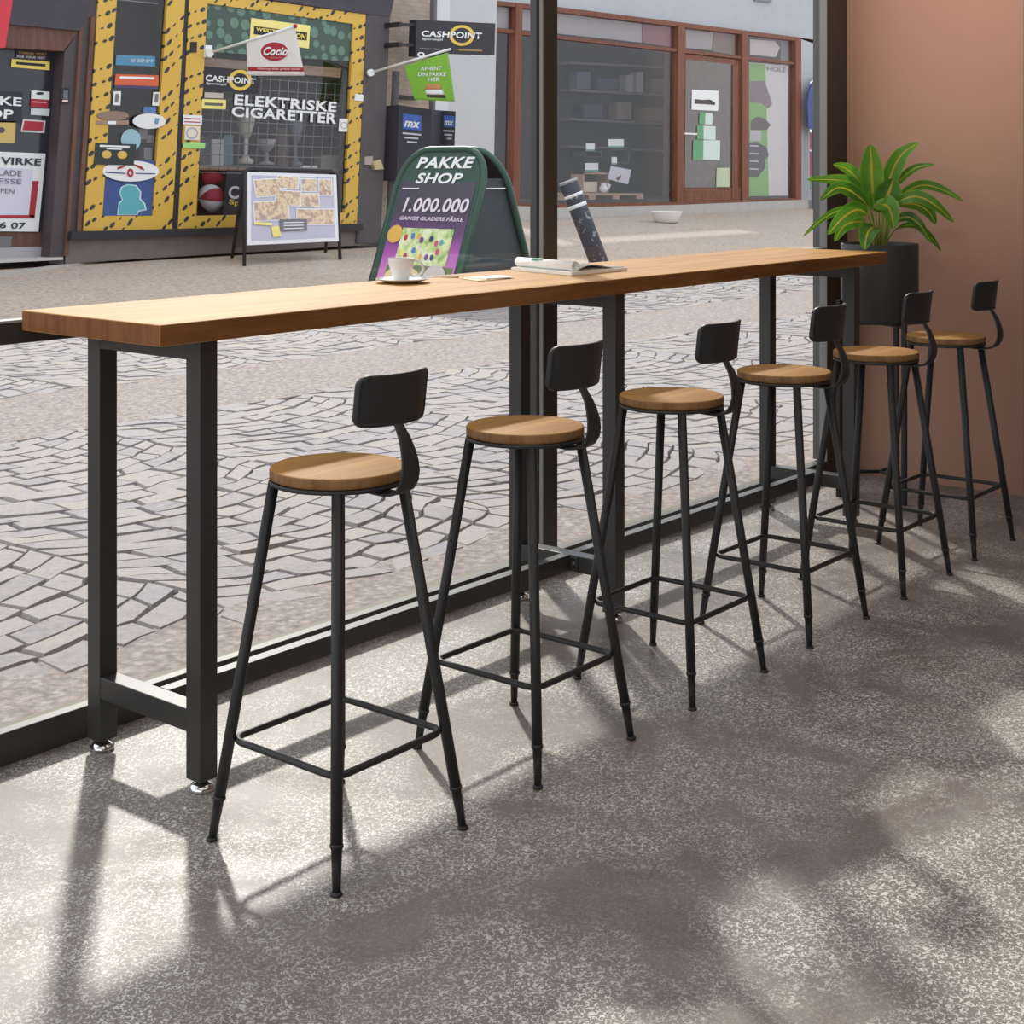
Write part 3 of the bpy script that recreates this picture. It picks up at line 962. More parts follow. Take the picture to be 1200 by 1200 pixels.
slab('door_post_moulding', [(107, 20), (112, 18), (95, 271), (90, 271)], YL - .05, .05, M_doorwood, shop)
slab('door_post_moulding', [(94, 30), (98, 30), (80, 300), (76, 300)], YL - .05, .05, M_doorwood, shop)
MB().box(3.0, 14.9, YL + .6, YL + 3.2, zg, 3.35).build('building_body', M_inside, shop)
MB().box(2.5, 15.0, YL - .1, YL + 3.3, 3.72, 3.85).build('roof', M_darkwall, shop)
slab('sign_zone', [(-80, 20), (93, 36), (76, 60), (-80, 50)], YL - .02, .4, M_doorwood, shop)
for O_, I_ in ((O1, I1), (O2, I2)):
    w_ = framed(O_, I_, YL - .04, .05, 'window_foil', M_yellow, shop)
    MB().add(pq(I_, YL - .005), [(0, 1, 2, 3)]).build('pane', M_shopglass, w_)
slab('green_foil', [(243, 4), (414, 28), (411, 72), (238, 60)], YL - .012, .004, M_greenfoil, shop)
slab('inner_beam', [(240, 67.5), (400, 80), (399, 91), (239, 77.5)], YL + .1, .06, M_beam, shop)
# door
dr_ = slab('shop_door', DR, YL + .18, .06, M_doorwood, shop)
slab('door_glass', [(-60, 52), (67, 58), (57, 271.5), (-60, 271.5)], YL + .165, .012, col(46, 47, 58, .15, .5), dr_)
slab('kick_plate', [(-60, 290), (72.5, 289), (73, 301), (-60, 305)], YL + .16, .02, col(164, 162, 164, .4), dr_)
slab('letter_flap', [(-8, 277), (14, 277), (13, 290), (-8, 290)], YL + .155, .02, col(110, 108, 112, .4), dr_)
slab('threshold', [(-60, 307), (74, 301.5), (74, 304.5), (-60, 311)], YL - .1, .3, col(192, 188, 186), shop)
# drain pipe beside the end pillar
MB().tube([onY(464, 84, YL - .05), onY(455.5, 285, YL - .05)], .055, 12).build('drain_pipe', M_pillar, shop)
slab('lock_plate', [(428, 184), (437, 183), (437, 193), (428, 193)], YL - .08, .03, col(170, 160, 150, .4), shop)
slab('lock_case', [(437, 190), (446, 187), (450, 198), (440, 199)], YL - .10, .05, col(196, 180, 140, .4), shop)
def ong(u, v, up=0.0):                        # point of the rising street seen at (u, v)
    k = (u - 600) / F; q = ST - k * CT; t = (v - HZ) / F
    d = (HC + .012 + .5 - up) / (t + .05 * q)
    return Vector((d * (CT + k * ST), d * q, HC - t * d))
kb = MB().prism([ong(*p, .012) for p in ((-60, 329), (128, 300.5), (136, 301.5), (-60, 333))], (0, 0, -.03)).build('kerb_stone', M_plinth, None)
tag(kb, 'pale kerb stone in the pavement before the shop door', 'kerb')

YS = YL - .055                                # stickers on the outside of the frames and panes
YP = YL - .02                                 # inside the frame openings, on the glass
YD = YL + .15                                 # on the door glass
W_ = col(232, 232, 232); RED = col(166, 44, 62); YEL = col(246, 220, 110); NAVY = col(44, 50, 62); BLK = M_black
def t_(parent, body, quad, Y, mat, bold=.02, slant=0, nm='lettering'):
    return text(nm, body, pq(quad, Y), mat, parent, bold, (0, -1, 0), .004, slant)

# shop door: letters and notices
o = card('post_sign', 'beige sign board with dark lettering above the shop door', 'sign', [(-60, -52), (92, -38), (84, 34), (-60, 18)], YL - .04, col(208, 196, 186), th=.03)
t_(o, 'Posten', [(7, .5), (84, 8), (83.5, 18.5), (6, 12)], YL - .045, NAVY, .04)
t_(o, 'EN', [(62, -9), (84.5, -6), (84, 6), (61.5, 3)], YL - .045, col(40, 72, 66), .03)
fl_ = empty('red_flag', onY(0, 20, YL - .9), 'red flag hanging at the top left edge before the shop door', 'flag')
m = MB(); P4 = pq([(-24, -30), (17, -34), (14.5, 4), (6, 56), (-24, 57)], YL - .9)
m.prism(P4, (0, .01, 0)).build('flag_cloth', col(206, 58, 74), fl_)
MB().tube([onY(-24, -30, YL - .05), onY(17, -36, YL - .9)], .02, 8).build('pole', W_, fl_)
o = card('door_lettering_foil', 'dark foil with large white letters on the shop door glass', 'lettering', [(-60, 104), (27, 108), (25, 144), (-60, 142)], YD, col(44, 46, 58))
t_(o, 'PAKKE', [(-45, 109.5), (25.6, 114.5), (25, 124.5), (-45, 120)], YD - .004, W_, .026)
t_(o, 'SHOP', [(-45, 125.5), (15.8, 128.5), (15, 139.5), (-45, 137)], YD - .004, W_, .026)
o = card('thank_you_sticker', 'small black sticker with orange and white words at the door top', 'sticker', [(19, 57), (56, 60), (55, 70), (18, 67)], YD, col(40, 40, 46))
t_(o, 'THANK YOU', [(21, 60), (53.5, 62.5), (53, 65.5), (21, 63)], YD - .004, col(206, 150, 70), .02)
t_(o, 'FOR YOUR VISIT', [(20, 64.8), (53, 66.8), (52.5, 69.2), (19.5, 67.6)], YD - .004, W_, .01)
o = card('yellow_door_sticker', 'yellow sticker with a black bar on the shop door', 'sticker', [(14, 69), (58.5, 72.5), (58, 82.3), (13, 78.5)], YD, YEL)
slab('black_bar', [(19, 72.3), (53.5, 75), (53, 78.2), (19, 75.5)], YD - .003, .003, BLK, o)
o = card('small_door_sticker', 'white sticker with a dark oval, topmost of three on the door', 'sticker', [(37, 106), (58, 107.5), (58, 117), (36.5, 115.5)], YD, W_)
slab('dark_oval', ell(47, 109.5, 4.6, 1.6), YD - .003, .003, BLK, o)
o = card('small_door_sticker', 'red sticker in the middle of three on the door', 'sticker', [(36.5, 116), (57, 117), (56.5, 126.5), (35.5, 125)], YD, RED)
slab('pale_stripe', [(38, 118.5), (55, 119.5), (55, 121), (38, 120)], YD - .003, .003, col(220, 150, 160), o)
card('small_door_sticker', 'pale grey sticker, lowest of three on the door', 'sticker', [(36.5, 127), (58.5, 127.8), (57.5, 136), (36, 134.5)], YD, col(206, 212, 212))
o = card('gold_door_sticker', 'square gold sticker on the left of the shop door', 'sticker', [(-9, 141), (18.5, 142), (17.5, 168), (-9, 167.5)], YD, col(204, 176, 108))
slab('dark_dot', ell(2, 152.5, 3.6, 3.4), YD - .003, .003, col(80, 74, 80), o)
o = card('crimson_notice', 'small crimson notice with white edge on the shop door', 'notice', [(27, 139.5), (53.5, 141.5), (52, 156), (24.5, 154.5)], YD, col(206, 198, 202))
slab('crimson_field', [(29, 141.5), (51.5, 143), (50, 153.5), (26.5, 152.5)], YD - .003, .003, RED, o)
o = card('white_notice_board', 'large white notice with red border and numbers on the shop door', 'notice', [(-30, 176.5), (53.5, 180), (45, 271.5), (-30, 270.5)], YD, col(226, 226, 226))
t_(o, 'VIRKE', [(1, 184), (48.5, 186), (47.5, 194), (.5, 192.5)], YD - .004, NAVY, .03)
slab('lilac_field', [(-30, 195), (39, 198), (33, 252.5), (-30, 252)], YD - .003, .003, col(208, 204, 220), o)
slab('crimson_edge', [(38, 212), (45.5, 212), (40.5, 256), (34, 253), (34, 252)], YD - .0045, .004, RED, o)
slab('crimson_edge', [(-30, 252), (40.5, 252), (40, 256), (-30, 255.5)], YD - .0045, .004, RED, o)
t_(o, 'LADE', [(-2, 198.5), (25.5, 200), (25, 206.5), (-2, 205.5)], YD - .007, col(120, 116, 136), .01)
t_(o, 'ESSE', [(-2, 209), (25.5, 210), (25, 216), (-2, 215)], YD - .007, col(120, 116, 136), .01)
t_(o, 'PEN', [(1, 220.5), (17, 221.5), (16.5, 227), (.5, 226)], YD - .007, col(120, 116, 136), .0)
t_(o, '6 07', [(0, 260), (30.5, 260.8), (29, 268.5), (-1, 267.5)], YD - .004, NAVY, .02)
o = empty('door_intercom', onY(76.5, 121, YL - .04), 'dark intercom panel on the post right of the shop door', 'intercom')
slab('case', [(72, 103), (81.5, 103), (81, 121), (71.5, 121)], YL - .04, .03, BLK, o)
slab('keypad', [(74.5, 106), (80, 106), (79.5, 116), (74, 116)], YL - .044, .004, col(96, 104, 112), o)
slab('nameplate', [(73.5, 117), (80, 117), (79.5, 119.5), (73, 119.5)], YL - .044, .004, col(236, 200, 190), o)

# narrow window stickers
card('blue_window_sticker', 'wide blue sticker at the top of the narrow shop window', 'sticker', [(136.5, 64.3), (182, 66), (181.5, 78), (135.5, 76)], YP, col(84, 140, 172))
t_(bpy.context.scene.objects['blue_window_sticker'], 'SE 202 SFT', [(153, 69), (180, 70), (179.5, 73.5), (152.5, 72.5)], YP - .004, W_, 0, .2)
o = card('orange_window_sticker', 'orange and red sticker below the blue one in the narrow window', 'sticker', [(135.5, 86.8), (186, 88.3), (185.5, 101), (134.5, 99.5)], YP, col(212, 98, 62))
slab('white_stripe', [(141, 89.3), (181, 90.5), (180, 93), (140, 92)], YP - .003, .003, W_, o)
slab('blue_stripe', [(134.5, 100), (185.5, 101.3), (185, 104.3), (134, 103)], YP - .003, .003, col(76, 66, 112), o)
for nm, q in (('left', [(133.5, 107), (142, 107), (141, 123.5), (132.5, 123)]), ('right', [(180, 108), (188, 108), (187, 124), (178.5, 123.5)])):
    o = card('white_tag', 'narrow upright white tag on the %s side of the narrow window' % nm, 'tag', q, YP, W_, 'white tags on the narrow window')
    u0 = q[0][0]
    slab('dark_print', [(u0 + 2, 110), (u0 + 6, 110), (u0 + 5, 120), (u0 + 1, 120)], YP - .003, .003, col(120, 110, 120), o)
o = empty('oval_wood_sign', onY(132, 145, YS), 'brown carved oval sign on the left of the narrow window', 'sign')
slab('oval_board', ell(132.5, 135.5, 18.5, 5.6), YS, .03, col(142, 118, 104), o)
slab('lower_board', [(114, 141.5), (151, 141), (151, 146), (113, 145.5)], YS, .02, col(156, 130, 114), o)
slab('white_label', [(127, 142), (136, 142), (136, 145.5), (126, 145.5)], YS - .004, .004, W_, o)
card('blue_label', 'small blue and white label above the white oval in the narrow window', 'label', [(168.5, 125), (183.5, 125.5), (183, 132.5), (168, 132)], YP, col(90, 120, 176))
o = card('white_oval_sticker', 'white oval sticker on the right of the narrow window', 'sticker', ell(175, 142, 19.2, 9), YS, col(226, 226, 226))
slab('blue_mark', [(182, 138), (187, 139), (185, 146), (181, 145)], YS - .003, .003, col(110, 150, 186), o)
card('egg_shaped_sticker', 'pale blue egg shaped sticker behind the black card', 'sticker', ell(153.5, 164, 11.5, 13), YP, col(150, 186, 198))
for k, (u, v, w2, h2) in enumerate(((168, 157, 5, 6), (176, 163, 4, 4.5), (173.5, 180, 4.5, 7))):
    card('grey_display_box', ('upper left', 'upper right', 'lower')[k] + ' small grey box in the narrow shop window', 'box', rect(u - w2, v - h2, u + w2, v + h2), YL + .06, col(134, 130, 128), 'grey boxes in the narrow window', .1)
o = card('black_offer_card', 'black card with two gold discs low in the narrow window', 'sign', [(112.5, 167.5), (160, 169), (156.5, 194), (110.5, 192.5)], YS, col(46, 54, 54), th=.012)
slab('gold_disc', ell(125, 181, 5.6, 4.6), YS - .004, .004, col(214, 178, 90), o)
slab('gold_disc', ell(143.5, 181.5, 5.6, 4.6), YS - .004, .004, col(214, 178, 90), o)
slab('white_line', [(117, 169.8), (152, 171), (152, 173), (117, 172)], YS - .004, .004, W_, o)
slab('white_line', [(125, 173.5), (143, 174.2), (143, 175.6), (125, 175)], YS - .004, .004, W_, o)
o = card('big_oval_sticker', 'large white oval sticker with a red zero above the blue poster', 'sticker', ell(153.5, 200.5, 33, 12.3, 40), YS + .006, col(232, 230, 230))
mm = MB(); ringpx(mm, 153, 202.5, 3.6, 1.8, YS - .003, .006, 1.4); mm.build('red_zero', RED, o)
slab('red_arrow', [(146, 193.5), (138, 196), (137.5, 198.5), (141, 198), (148, 194.5)], YS - .001, .004, RED, o)
slab('red_arrow', [(157, 192), (166, 195), (170, 199.5), (166, 198.5), (157, 193.5)], YS - .001, .004, RED, o)
slab('blue_line', [(124, 201), (147, 202.5), (147, 203.8), (124, 202.5)], YS + .001, .004, col(70, 80, 130), o)
slab('blue_line', [(159, 202.5), (182, 203), (182, 204.2), (159, 203.8)], YS + .001, .004, col(70, 80, 130), o)
o = card('blue_poster', 'dark blue poster with a teal bust figure at the foot of the narrow window', 'poster', [(123, 188), (183.5, 188), (179.3, 253), (120.3, 253)], YP, col(62, 84, 140))
slab('bust_outline', [(137.5, 252), (139, 238), (143, 234), (140, 226), (142, 219), (150, 215.7), (160, 217), (165.5, 225), (165, 233), (170, 238), (172, 246), (163, 248), (161, 252)], YP - .004, .004, col(196, 222, 226), o)
slab('bust_figure', [(139, 251.2), (140.5, 239), (144.5, 234), (141.5, 226), (143.5, 220), (150, 217), (159, 218.3), (164, 225.5), (163, 233), (168.5, 239), (170, 245), (161.5, 247), (160, 251.2)], YP - .008, .004, col(92, 168, 182), o)

# wide window: behind the glass
YG = YL + .16
o = empty('wire_grid', onY(330, 200, YG), 'fine wire display grid behind the wide shop window', 'grid')
m = MB()
for k in range(16):
    u = 250 + k * 10.8
    m.tube([onY(u + 2.5, 86 + k * .8, YG), onY(u - 4, 200, YG)], .006, 5)
for k in range(9):
    v = 92 + k * 13.2
    m.tube([onY(242 - k * .9, v - 4, YG), onY(414 - k * .7, v + 8 - k * .9, YG)], .006, 5)
m.build('wire_mesh', col(128, 132, 132, .5), o)
o = empty('beach_ball', onY(246, 249, YG + .22), 'red and white beach ball low in the wide shop window', 'ball')
bc = onY(246.5, 232.5, YG + .10); br_ = 16.5 / F * (bc.x * CT + bc.y * ST)
MB().lathe([(br_ * math.sin(PI * k / 16), -br_ * math.cos(PI * k / 16)) for k in range(17)], bc, 32).build('ball', W_, o)
m = MB()
for a0 in (0.2, 2.3, 4.4):
    vs = []; n_ = 12
    for q in range(n_ + 1):
        ph = PI * q / n_
        for s in range(6):
            a = a0 + 1.05 * s / 5
            vs.append(bc + Vector((math.cos(ph), math.sin(ph) * math.cos(a), math.sin(ph) * math.sin(a))) * (br_ * 1.01))
    m.add(vs, [(6 * q + s, 6 * q + s + 1, 6 * q + 7 + s, 6 * q + 6 + s) for q in range(n_) for s in range(5)], True)
m.build('red_panels', RED, o)
o = card('black_window_sign', 'black sign with a white letter behind the menu board', 'sign', [(266, 199), (340, 203), (336, 252), (262, 251.5)], YL + .02, col(42, 43, 52), th=.01)
t_(o, 'C', [(268, 218), (280, 218), (279.5, 233), (267, 233)], YL + .015, W_, .026)
t_(o, 'Sp', [(268.5, 233), (281, 235), (280.5, 243), (268, 241)], YL + .015, YEL, .03)
o = empty('red_cushion', onY(248, 218, YG + .2), 'crumpled red cloth above the beach ball in the window', 'cloth')
m = MB(); cc = onY(248, 208, YG + .2)
rnd = random.Random(2); rows = []
for q in range(9):
    for s in range(16):
        ph, a = PI * q / 8, 2 * PI * s / 16
        rr = 1 + rnd.uniform(-.14, .14)
        m.v.append(cc + Vector((.17 * math.sin(ph) * math.cos(a) * rr, .09 * math.sin(ph) * math.sin(a) * rr, .10 * math.cos(ph) * rr)))
for q in range(8):
    for s in range(16):
        m.f.append([16 * q + s, 16 * q + (s + 1) % 16, 16 * q + 16 + (s + 1) % 16, 16 * q + 16 + s]); m.sm.append(True)
m.build('cloth', col(190, 40, 58), o)
def figurine(u, v, h, w2, label, mat, group):
    o = empty('trophy_figure', onY(u, v, YG + .12), label, 'figurine', group)
    b_ = onY(u, v, YG + .12); k = h / F * (b_.x * CT + b_.y * ST); q = w2 / F * (b_.x * CT + b_.y * ST)
    MB().lathe([(q, 0), (q, .08 * k), (.5 * q, .12 * k), (.25 * q, .2 * k), (.3 * q, .42 * k), (.25 * q, .5 * k)], b_, 16).build('foot', mat, o)
    MB().lathe([(.25 * q, .5 * k), (.6 * q, .55 * k), (1.1 * q, .75 * k), (1.3 * q, .97 * k), (1.2 * q, 1.0 * k), (.9 * q, .8 * k), (.0, .6 * k)], b_, 16).build('cup', mat, o)
    return o
figurine(288, 192, 60, 9, 'tall pale trophy cup left of centre behind the wire grid', col(196, 188, 172, .4), 'trophies in the wide shop window')
figurine(312, 193, 30, 9, 'short grey trophy beside the tall one behind the wire grid', col(150, 148, 150, .4), 'trophies in the wide shop window')
figurine(346, 195, 55, 8, 'slim dark trophy right of centre behind the wire grid', col(112, 116, 124, .4), 'trophies in the wide shop window')
for k, (u0, v0, u1, v1, cc_, lb) in enumerate(((234, 160, 247, 194, (60, 60, 66), 'dark upright box at the left end of the window shelf'), (248, 163, 262, 194, (168, 164, 160), 'pale grey upright box second on the window shelf'), (263, 158, 273, 193, (84, 112, 118), 'teal upright box third on the window shelf'), (326, 150, 338, 195, (84, 66, 64), 'brown upright box near the middle of the window shelf'), (352, 194, 372, 199, (214, 214, 214), 'flat white packet lying on the window shelf'), (376, 182, 402, 198, (126, 120, 112), 'wide grey brown box at the right end of the window shelf'))):
    card('display_box', lb, 'box', rect(u0, v0, u1, v1), YG + .06, col(*cc_), 'boxes on the window shelf', .14)
slab('display_shelf', [(228, 195), (410, 198), (410, 202), (228, 199)], YG + .04, .30, M_beam, shop)

# wide window: on the glass and on the foil
o = card('yellow_window_sign', 'pale yellow sign with black bar at the top of the wide window', 'sign', [(294.5, 21), (363.7, 30), (362, 57), (293, 46.5)], YP, col(240, 224, 140))
slab('black_bar', [(298, 30.5), (360, 38), (359.5, 47.5), (297.5, 40)], YP - .003, .003, BLK, o)
t_(o, 'WESTERN', [(300, 32), (333, 36), (333, 40), (299.5, 36)], YP - .007, YEL, .03)
t_(o, 'UNION', [(334, 37), (358, 40), (357.5, 46), (334, 43)], YP - .007, YEL, .03)
o = card('black_betting_sticker', 'black sticker with white lettering and yellow ring inside the wide window', 'sticker', [(238, 77.5), (304, 84), (302, 110), (236, 105.5)], YP, col(40, 41, 48))
mm = MB(); ringpx(mm, 281.5, 94, 13.6, 9.2, YP - .003, .003, .9); mm.build('yellow_ring', col(228, 196, 84), o)
t_(o, 'CASHPOINT', [(241, 87.5), (300, 92), (299.3, 99), (240.5, 95)], YP - .007, W_, .026)
t_(o, 'Sportsspil', [(241.5, 96), (265, 97.5), (264.5, 101), (241, 99.5)], YP - .007, W_, .01)
card('lilac_sticker', 'small lilac and yellow sticker under the black ring sticker', 'sticker', [(240, 108), (262, 109.3), (261.5, 115.3), (239.5, 114.5)], YP, col(190, 176, 170))
o = card('pale_yellow_sticker', 'pale yellow sticker with a grey bar in the wide window', 'sticker', [(237, 115.8), (265, 117), (264.5, 128), (236.5, 127)], YP, col(238, 226, 130))
slab('grey_bar', [(240, 120), (261.5, 121), (261, 124.2), (239.5, 123.2)], YP - .003, .003, col(100, 96, 80), o)
o = empty('window_lettering', onY(333, 146, YP), 'large white two line lettering across the wide shop window', 'lettering')
t_(o, 'ELEKTRISKE', [(275, 110), (394.5, 119.5), (393.5, 131.5), (274, 123)], YP, W_, .03, nm='upper_line')
t_(o, 'CIGARETTER', [(271.5, 124.3), (394.5, 132.2), (393.8, 145.5), (271, 136.5)], YP, W_, .03, nm='lower_line')
o = card('red_white_label', 'white label with two red lines on the left yellow frame', 'label', [(215, 134.5), (237, 135.5), (236.5, 146.5), (214.5, 145.5)], YS, W_)
slab('red_line', [(216, 138), (235, 138.8), (235, 140.2), (216, 139.4)], YS - .003, .003, RED, o)
slab('red_line', [(216, 142), (235, 142.8), (235, 144), (216, 143.2)], YS - .003, .003, RED, o)
o = card('round_seal_label', 'pale label with a round seal on the left yellow frame', 'label', [(217, 147.5), (234.5, 148), (233.5, 164.5), (216, 163.5)], YS, col(224, 216, 200))
mm = MB(); ringpx(mm, 225.2, 156, 6.8, 5.4, YS - .003, .003); mm.build('seal_ring', col(170, 166, 166), o)
card('green_label', 'bright green label on the left yellow frame', 'label', [(215, 166.5), (240.5, 167.5), (240, 174.3), (214.5, 173.5)], YS, col(160, 214, 128))
card('white_frame_label', 'small white label high on the right yellow frame', 'label', [(416.5, 110), (426, 111), (425.5, 118.5), (415.5, 117.5)], YS, W_)
o = card('white_pane_label', 'white label at the right edge of the wide window pane', 'label', [(398, 139), (409.5, 139.5), (408.5, 154.5), (397, 154)], YP, W_)
mm = MB(); ringpx(mm, 403.3, 147, 4, 3.2, YP - .003, .003); mm.build('seal_ring', col(160, 160, 164), o)
card('black_frame_mark', 'small black square badge on the left yellow frame', 'badge', [(223.7, 49), (231, 49), (230.5, 61.5), (223.2, 61.5)], YS, BLK)

# flags on poles
def flag(label, holder, p0, p1, Y0, Y1, body, mat, polemat, nm):
    """pole from (p0, Y0) out to (p1, Y1); body: outline px with 0..1 position along the pole for depth"""
    o = empty('flag_on_pole', onY(p0[0], p0[1], Y0), label, 'flag', 'flags on the shop front')
    MB().tube([onY(p0[0], p0[1], Y0), onY(p1[0], p1[1], Y1)], .016, 10).build('pole', polemat, o)
    MB().tube([onY(holder[0], holder[1], YL), onY(p0[0], p0[1], Y0 - .02)], .05, 10).build('holder', polemat, o)
    return o
def fpt(u, v, p0, p1, Y0, Y1, wob=True):
    s = (u - p0[0]) / (p1[0] - p0[0])
    Y = Y0 + (Y1 - Y0) * s
    k = max(0, min(1, (v - (p0[1] + (p1[1] - p0[1]) * s)) / 60))
    return onY(u, v, Y - (.016 * math.sin(u * .16 + v * .03) * k if wob else 0))
def cloth(o, quad, args, mat, nu=24, nv=16, lift=0.0, nm='flag_cloth', th=.004):
    """bilinear px patch: tl, tr, br, bl with optional wave, given a little thickness"""
    tl, tr, br, bl = quad
    m = MB()
    def P_(s, t):
        u = (tl[0] * (1 - s) + tr[0] * s) * (1 - t) + (bl[0] * (1 - s) + br[0] * s) * t
        v = (tl[1] * (1 - s) + tr[1] * s) * (1 - t) + (bl[1] * (1 - s) + br[1] * s) * t
        return fpt(u, v, *args) - Vector((0, lift, 0))
    for layer in (0, th):
        for j in range(nv + 1):
            for i in range(nu + 1):
                m.v.append(P_(i / nu, j / nv) + Vector((0, layer, 0)))
    n1 = (nu + 1) * (nv + 1)
    for j in range(nv):
        for i in range(nu):
            a = j * (nu + 1) + i
            m.f.append([a, a + 1, a + nu + 2, a + nu + 1]); m.sm.append(True)
            m.f.append([n1 + a, n1 + a + nu + 1, n1 + a + nu + 2, n1 + a + 1]); m.sm.append(True)
    for i in range(nu):
        for a, b_ in ((i, i + 1), (nv * (nu + 1) + i, nv * (nu + 1) + i + 1)):
            m.f.append([a, n1 + a, n1 + b_, b_]); m.sm.append(False)
    for j in range(nv):
        for a, b_ in ((j * (nu + 1), (j + 1) * (nu + 1)), (j * (nu + 1) + nu, (j + 1) * (nu + 1) + nu)):
            m.f.append([a, b_, n1 + b_, n1 + a]); m.sm.append(False)
    return m.build(nm, mat, o)
def blob(o, u, v, ru, rv, args, mat, nm, lift, n=30):
    c0 = fpt(u, v, *args) - Vector((0, lift, 0))
    vs = [c0] + [fpt(u + ru * math.cos(2 * PI * k / n), v + rv * math.sin(2 * PI * k / n), *args) - Vector((0, lift, 0)) for k in range(n)]
    return MB().add(vs, [(0, 1 + k, 1 + (k + 1) % n) for k in range(n)], True).build(nm, mat, o)
P0, P1 = (246, 62), (346, 30.5); AR = (P0, P1, YL - .12, YL - 1.15)
o = flag('white flag with a crimson oval logo on a slanted white pole', (245, 61), P0, P1, AR[2], AR[3], None, None, W_, 0)
slab('wall_plate', [(241, 53), (249, 53), (248.5, 67.5), (240.5, 67)], YL - .07, .03, W_, o)
fc = cloth(o, [(289, 49.5), (345.5, 31.5), (357, 88.5), (290, 88.5)], AR, col(228, 222, 218))
blob(fc, 320.5, 60.5, 17.5, 12.2, AR, W_, 'logo_rim', .012)
blob(fc, 320.5, 60.5, 16, 11, AR, col(166, 36, 50), 'logo_oval', .018)
text('logo_lettering', 'Cocio', [fpt(*q, *AR) for q in ((305.5, 55), (334.5, 55.5), (333.5, 65.5), (305, 65))], W_, fc, .035, (0, -1, 0), .055, .35)
text('logo_tagline', 'Making that great taste', [fpt(*q, *AR) for q in ((313, 67), (327.5, 67.3), (327, 68.8), (313, 68.6))], col(226, 200, 200), fc, .0, (0, -1, 0), .055, .2)
cloth(fc, [(289.8, 78.5), (354.3, 79), (355.4, 83.8), (290, 83)], AR, col(166, 36, 50), 24, 2, .014, 'crimson_stripe', .003)
text('stripe_lettering', 'Making that great taste', [fpt(*q, *AR) for q in ((298, 79.3), (348, 79.8), (348, 83), (298, 82.5))], col(232, 210, 210), fc, .0, (0, -1, 0), .055, .3)
MB().lathe([(0, -.03), (.02, -.02), (.026, 0), (.02, .02), (0, .03)], onY(346, 30.5, AR[3]), 10).build('pole_tip', RED, o)
P0, P1 = (435, 85), (528, 57.5); AR = (P0, P1, YL - .14, YL - 1.25)
o = flag('green flag with white words and a parcel picture on a pole', (432, 86), P0, P1, AR[2], AR[3], None, None, W_, 0)
GRN = col(128, 186, 62)
fc = cloth(o, [(474, 77), (525, 61.5), (533, 119), (486, 116.5)], AR, GRN)
for body, q in (('AFHENT', ((488.5, 78.5), (513.5, 78), (513, 82.5), (488.5, 83))), ('DIN PAKKE', ((485.5, 84.8), (518.5, 84.8), (518, 89.5), (485.5, 89.5))), ('HER', ((497, 91), (511.5, 91), (511, 95.5), (497, 95.5)))):
    text('lettering', body, [fpt(*p, *AR) for p in q], W_, fc, .02, (0, -1, 0), .07)
cloth(fc, [(498, 98.5), (514, 98), (518, 105), (497, 105)], AR, col(196, 140, 84), 4, 3, .012, 'parcel_lid', .003)
cloth(fc, [(497.5, 105), (518, 105), (520, 111), (499, 110.5)], AR, W_, 4, 3, .012, 'parcel_side', .003)
cloth(fc, [(499, 110.5), (520, 111), (522, 115), (500, 114)], AR, col(62, 50, 46), 4, 3, .012, 'parcel_base', .003)

# hanging betting sign
YH = YL - .35
o = empty('hanging_sign', onY(534, 67, YH), 'black hanging sign with white lettering and yellow ring beside the brick wall', 'sign')
slab('board', [(488.3, 23), (580.5, 27.5), (579.5, 64.5), (520, 62.2), (520, 67.5), (487, 66)], YH, .14, col(40, 41, 48), o)
mm = MB(); ringpx(mm, 541.3, 41.5, 14.6, 10.8, YH - .003, .003, .83); mm.build('yellow_ring', col(222, 190, 84), o)
t_(o, 'CASHPOINT', [(494, 35.6), (565, 38.5), (563.5, 45.8), (493.5, 42.6)], YH - .007, W_, .026)
t_(o, 'Sportsspil', [(494.5, 44), (518.5, 45), (518, 48.5), (494, 47.5)], YH - .007, W_, .01)
t_(o, 'TAKE YOUR', [(491, 56), (516, 57), (516, 58.8), (491, 57.8)], YH - .007, col(170, 168, 172), 0)
slab('ochre_line', [(537, 57.6), (565, 58.6), (565, 60.2), (537, 59.2)], YH - .004, .004, col(160, 130, 70), o)
mm = MB(); ringpx(mm, 493.5, 64, 4.2, 2.4, YH - .005, .004, .7); mm.build('white_arc', W_, o)
for v in (28.5, 52):
    slab('bracket_arm', [(469, v - 1.6), (488.3, v - .8), (488.3, v + 2.6), (469, v + 1.8)], YH + .03, .05, BLK, o)
    slab('bracket_plate', [(467.5, v - 2.8), (471, v - 2.8), (471, v + 3), (467.5, v + 3)], YH + .02, .9, BLK, o)
# payment box with two faces
YM = YL - .25
o = empty('payment_sign_box', onY(500, 200, YM), 'dark box sign with two blue logo squares under the green flag', 'sign')
a_, b_, c_, d_ = onY(467.5, 123, YM), onY(506, 128.5, YM - .35), onY(518.5, 129.5, YM - .25), onY(534, 130.5, YM - .45)
a2, b2, c2, d2_ = onY(464.5, 212, YM), onY(504, 212, YM - .35), onY(517, 212, YM - .25), onY(531, 212, YM - .45)
bkv = Vector((.12, .5, 0))
MB().add([a_, b_, c_, d_, a2, b2, c2, d2_] + [p + bkv for p in (a_, b_, c_, d_, a2, b2, c2, d2_)],
         [(0, 1, 5, 4), (1, 2, 6, 5), (2, 3, 7, 6), (8, 12, 13, 9), (9, 13, 14, 10), (10, 14, 15, 11), (0, 8, 9, 1), (1, 9, 10, 2), (2, 10, 11, 3), (4, 5, 13, 12), (5, 6, 14, 13), (6, 7, 15, 14), (0, 4, 12, 8), (3, 11, 15, 7)]).build('box', col(48, 51, 62), o)
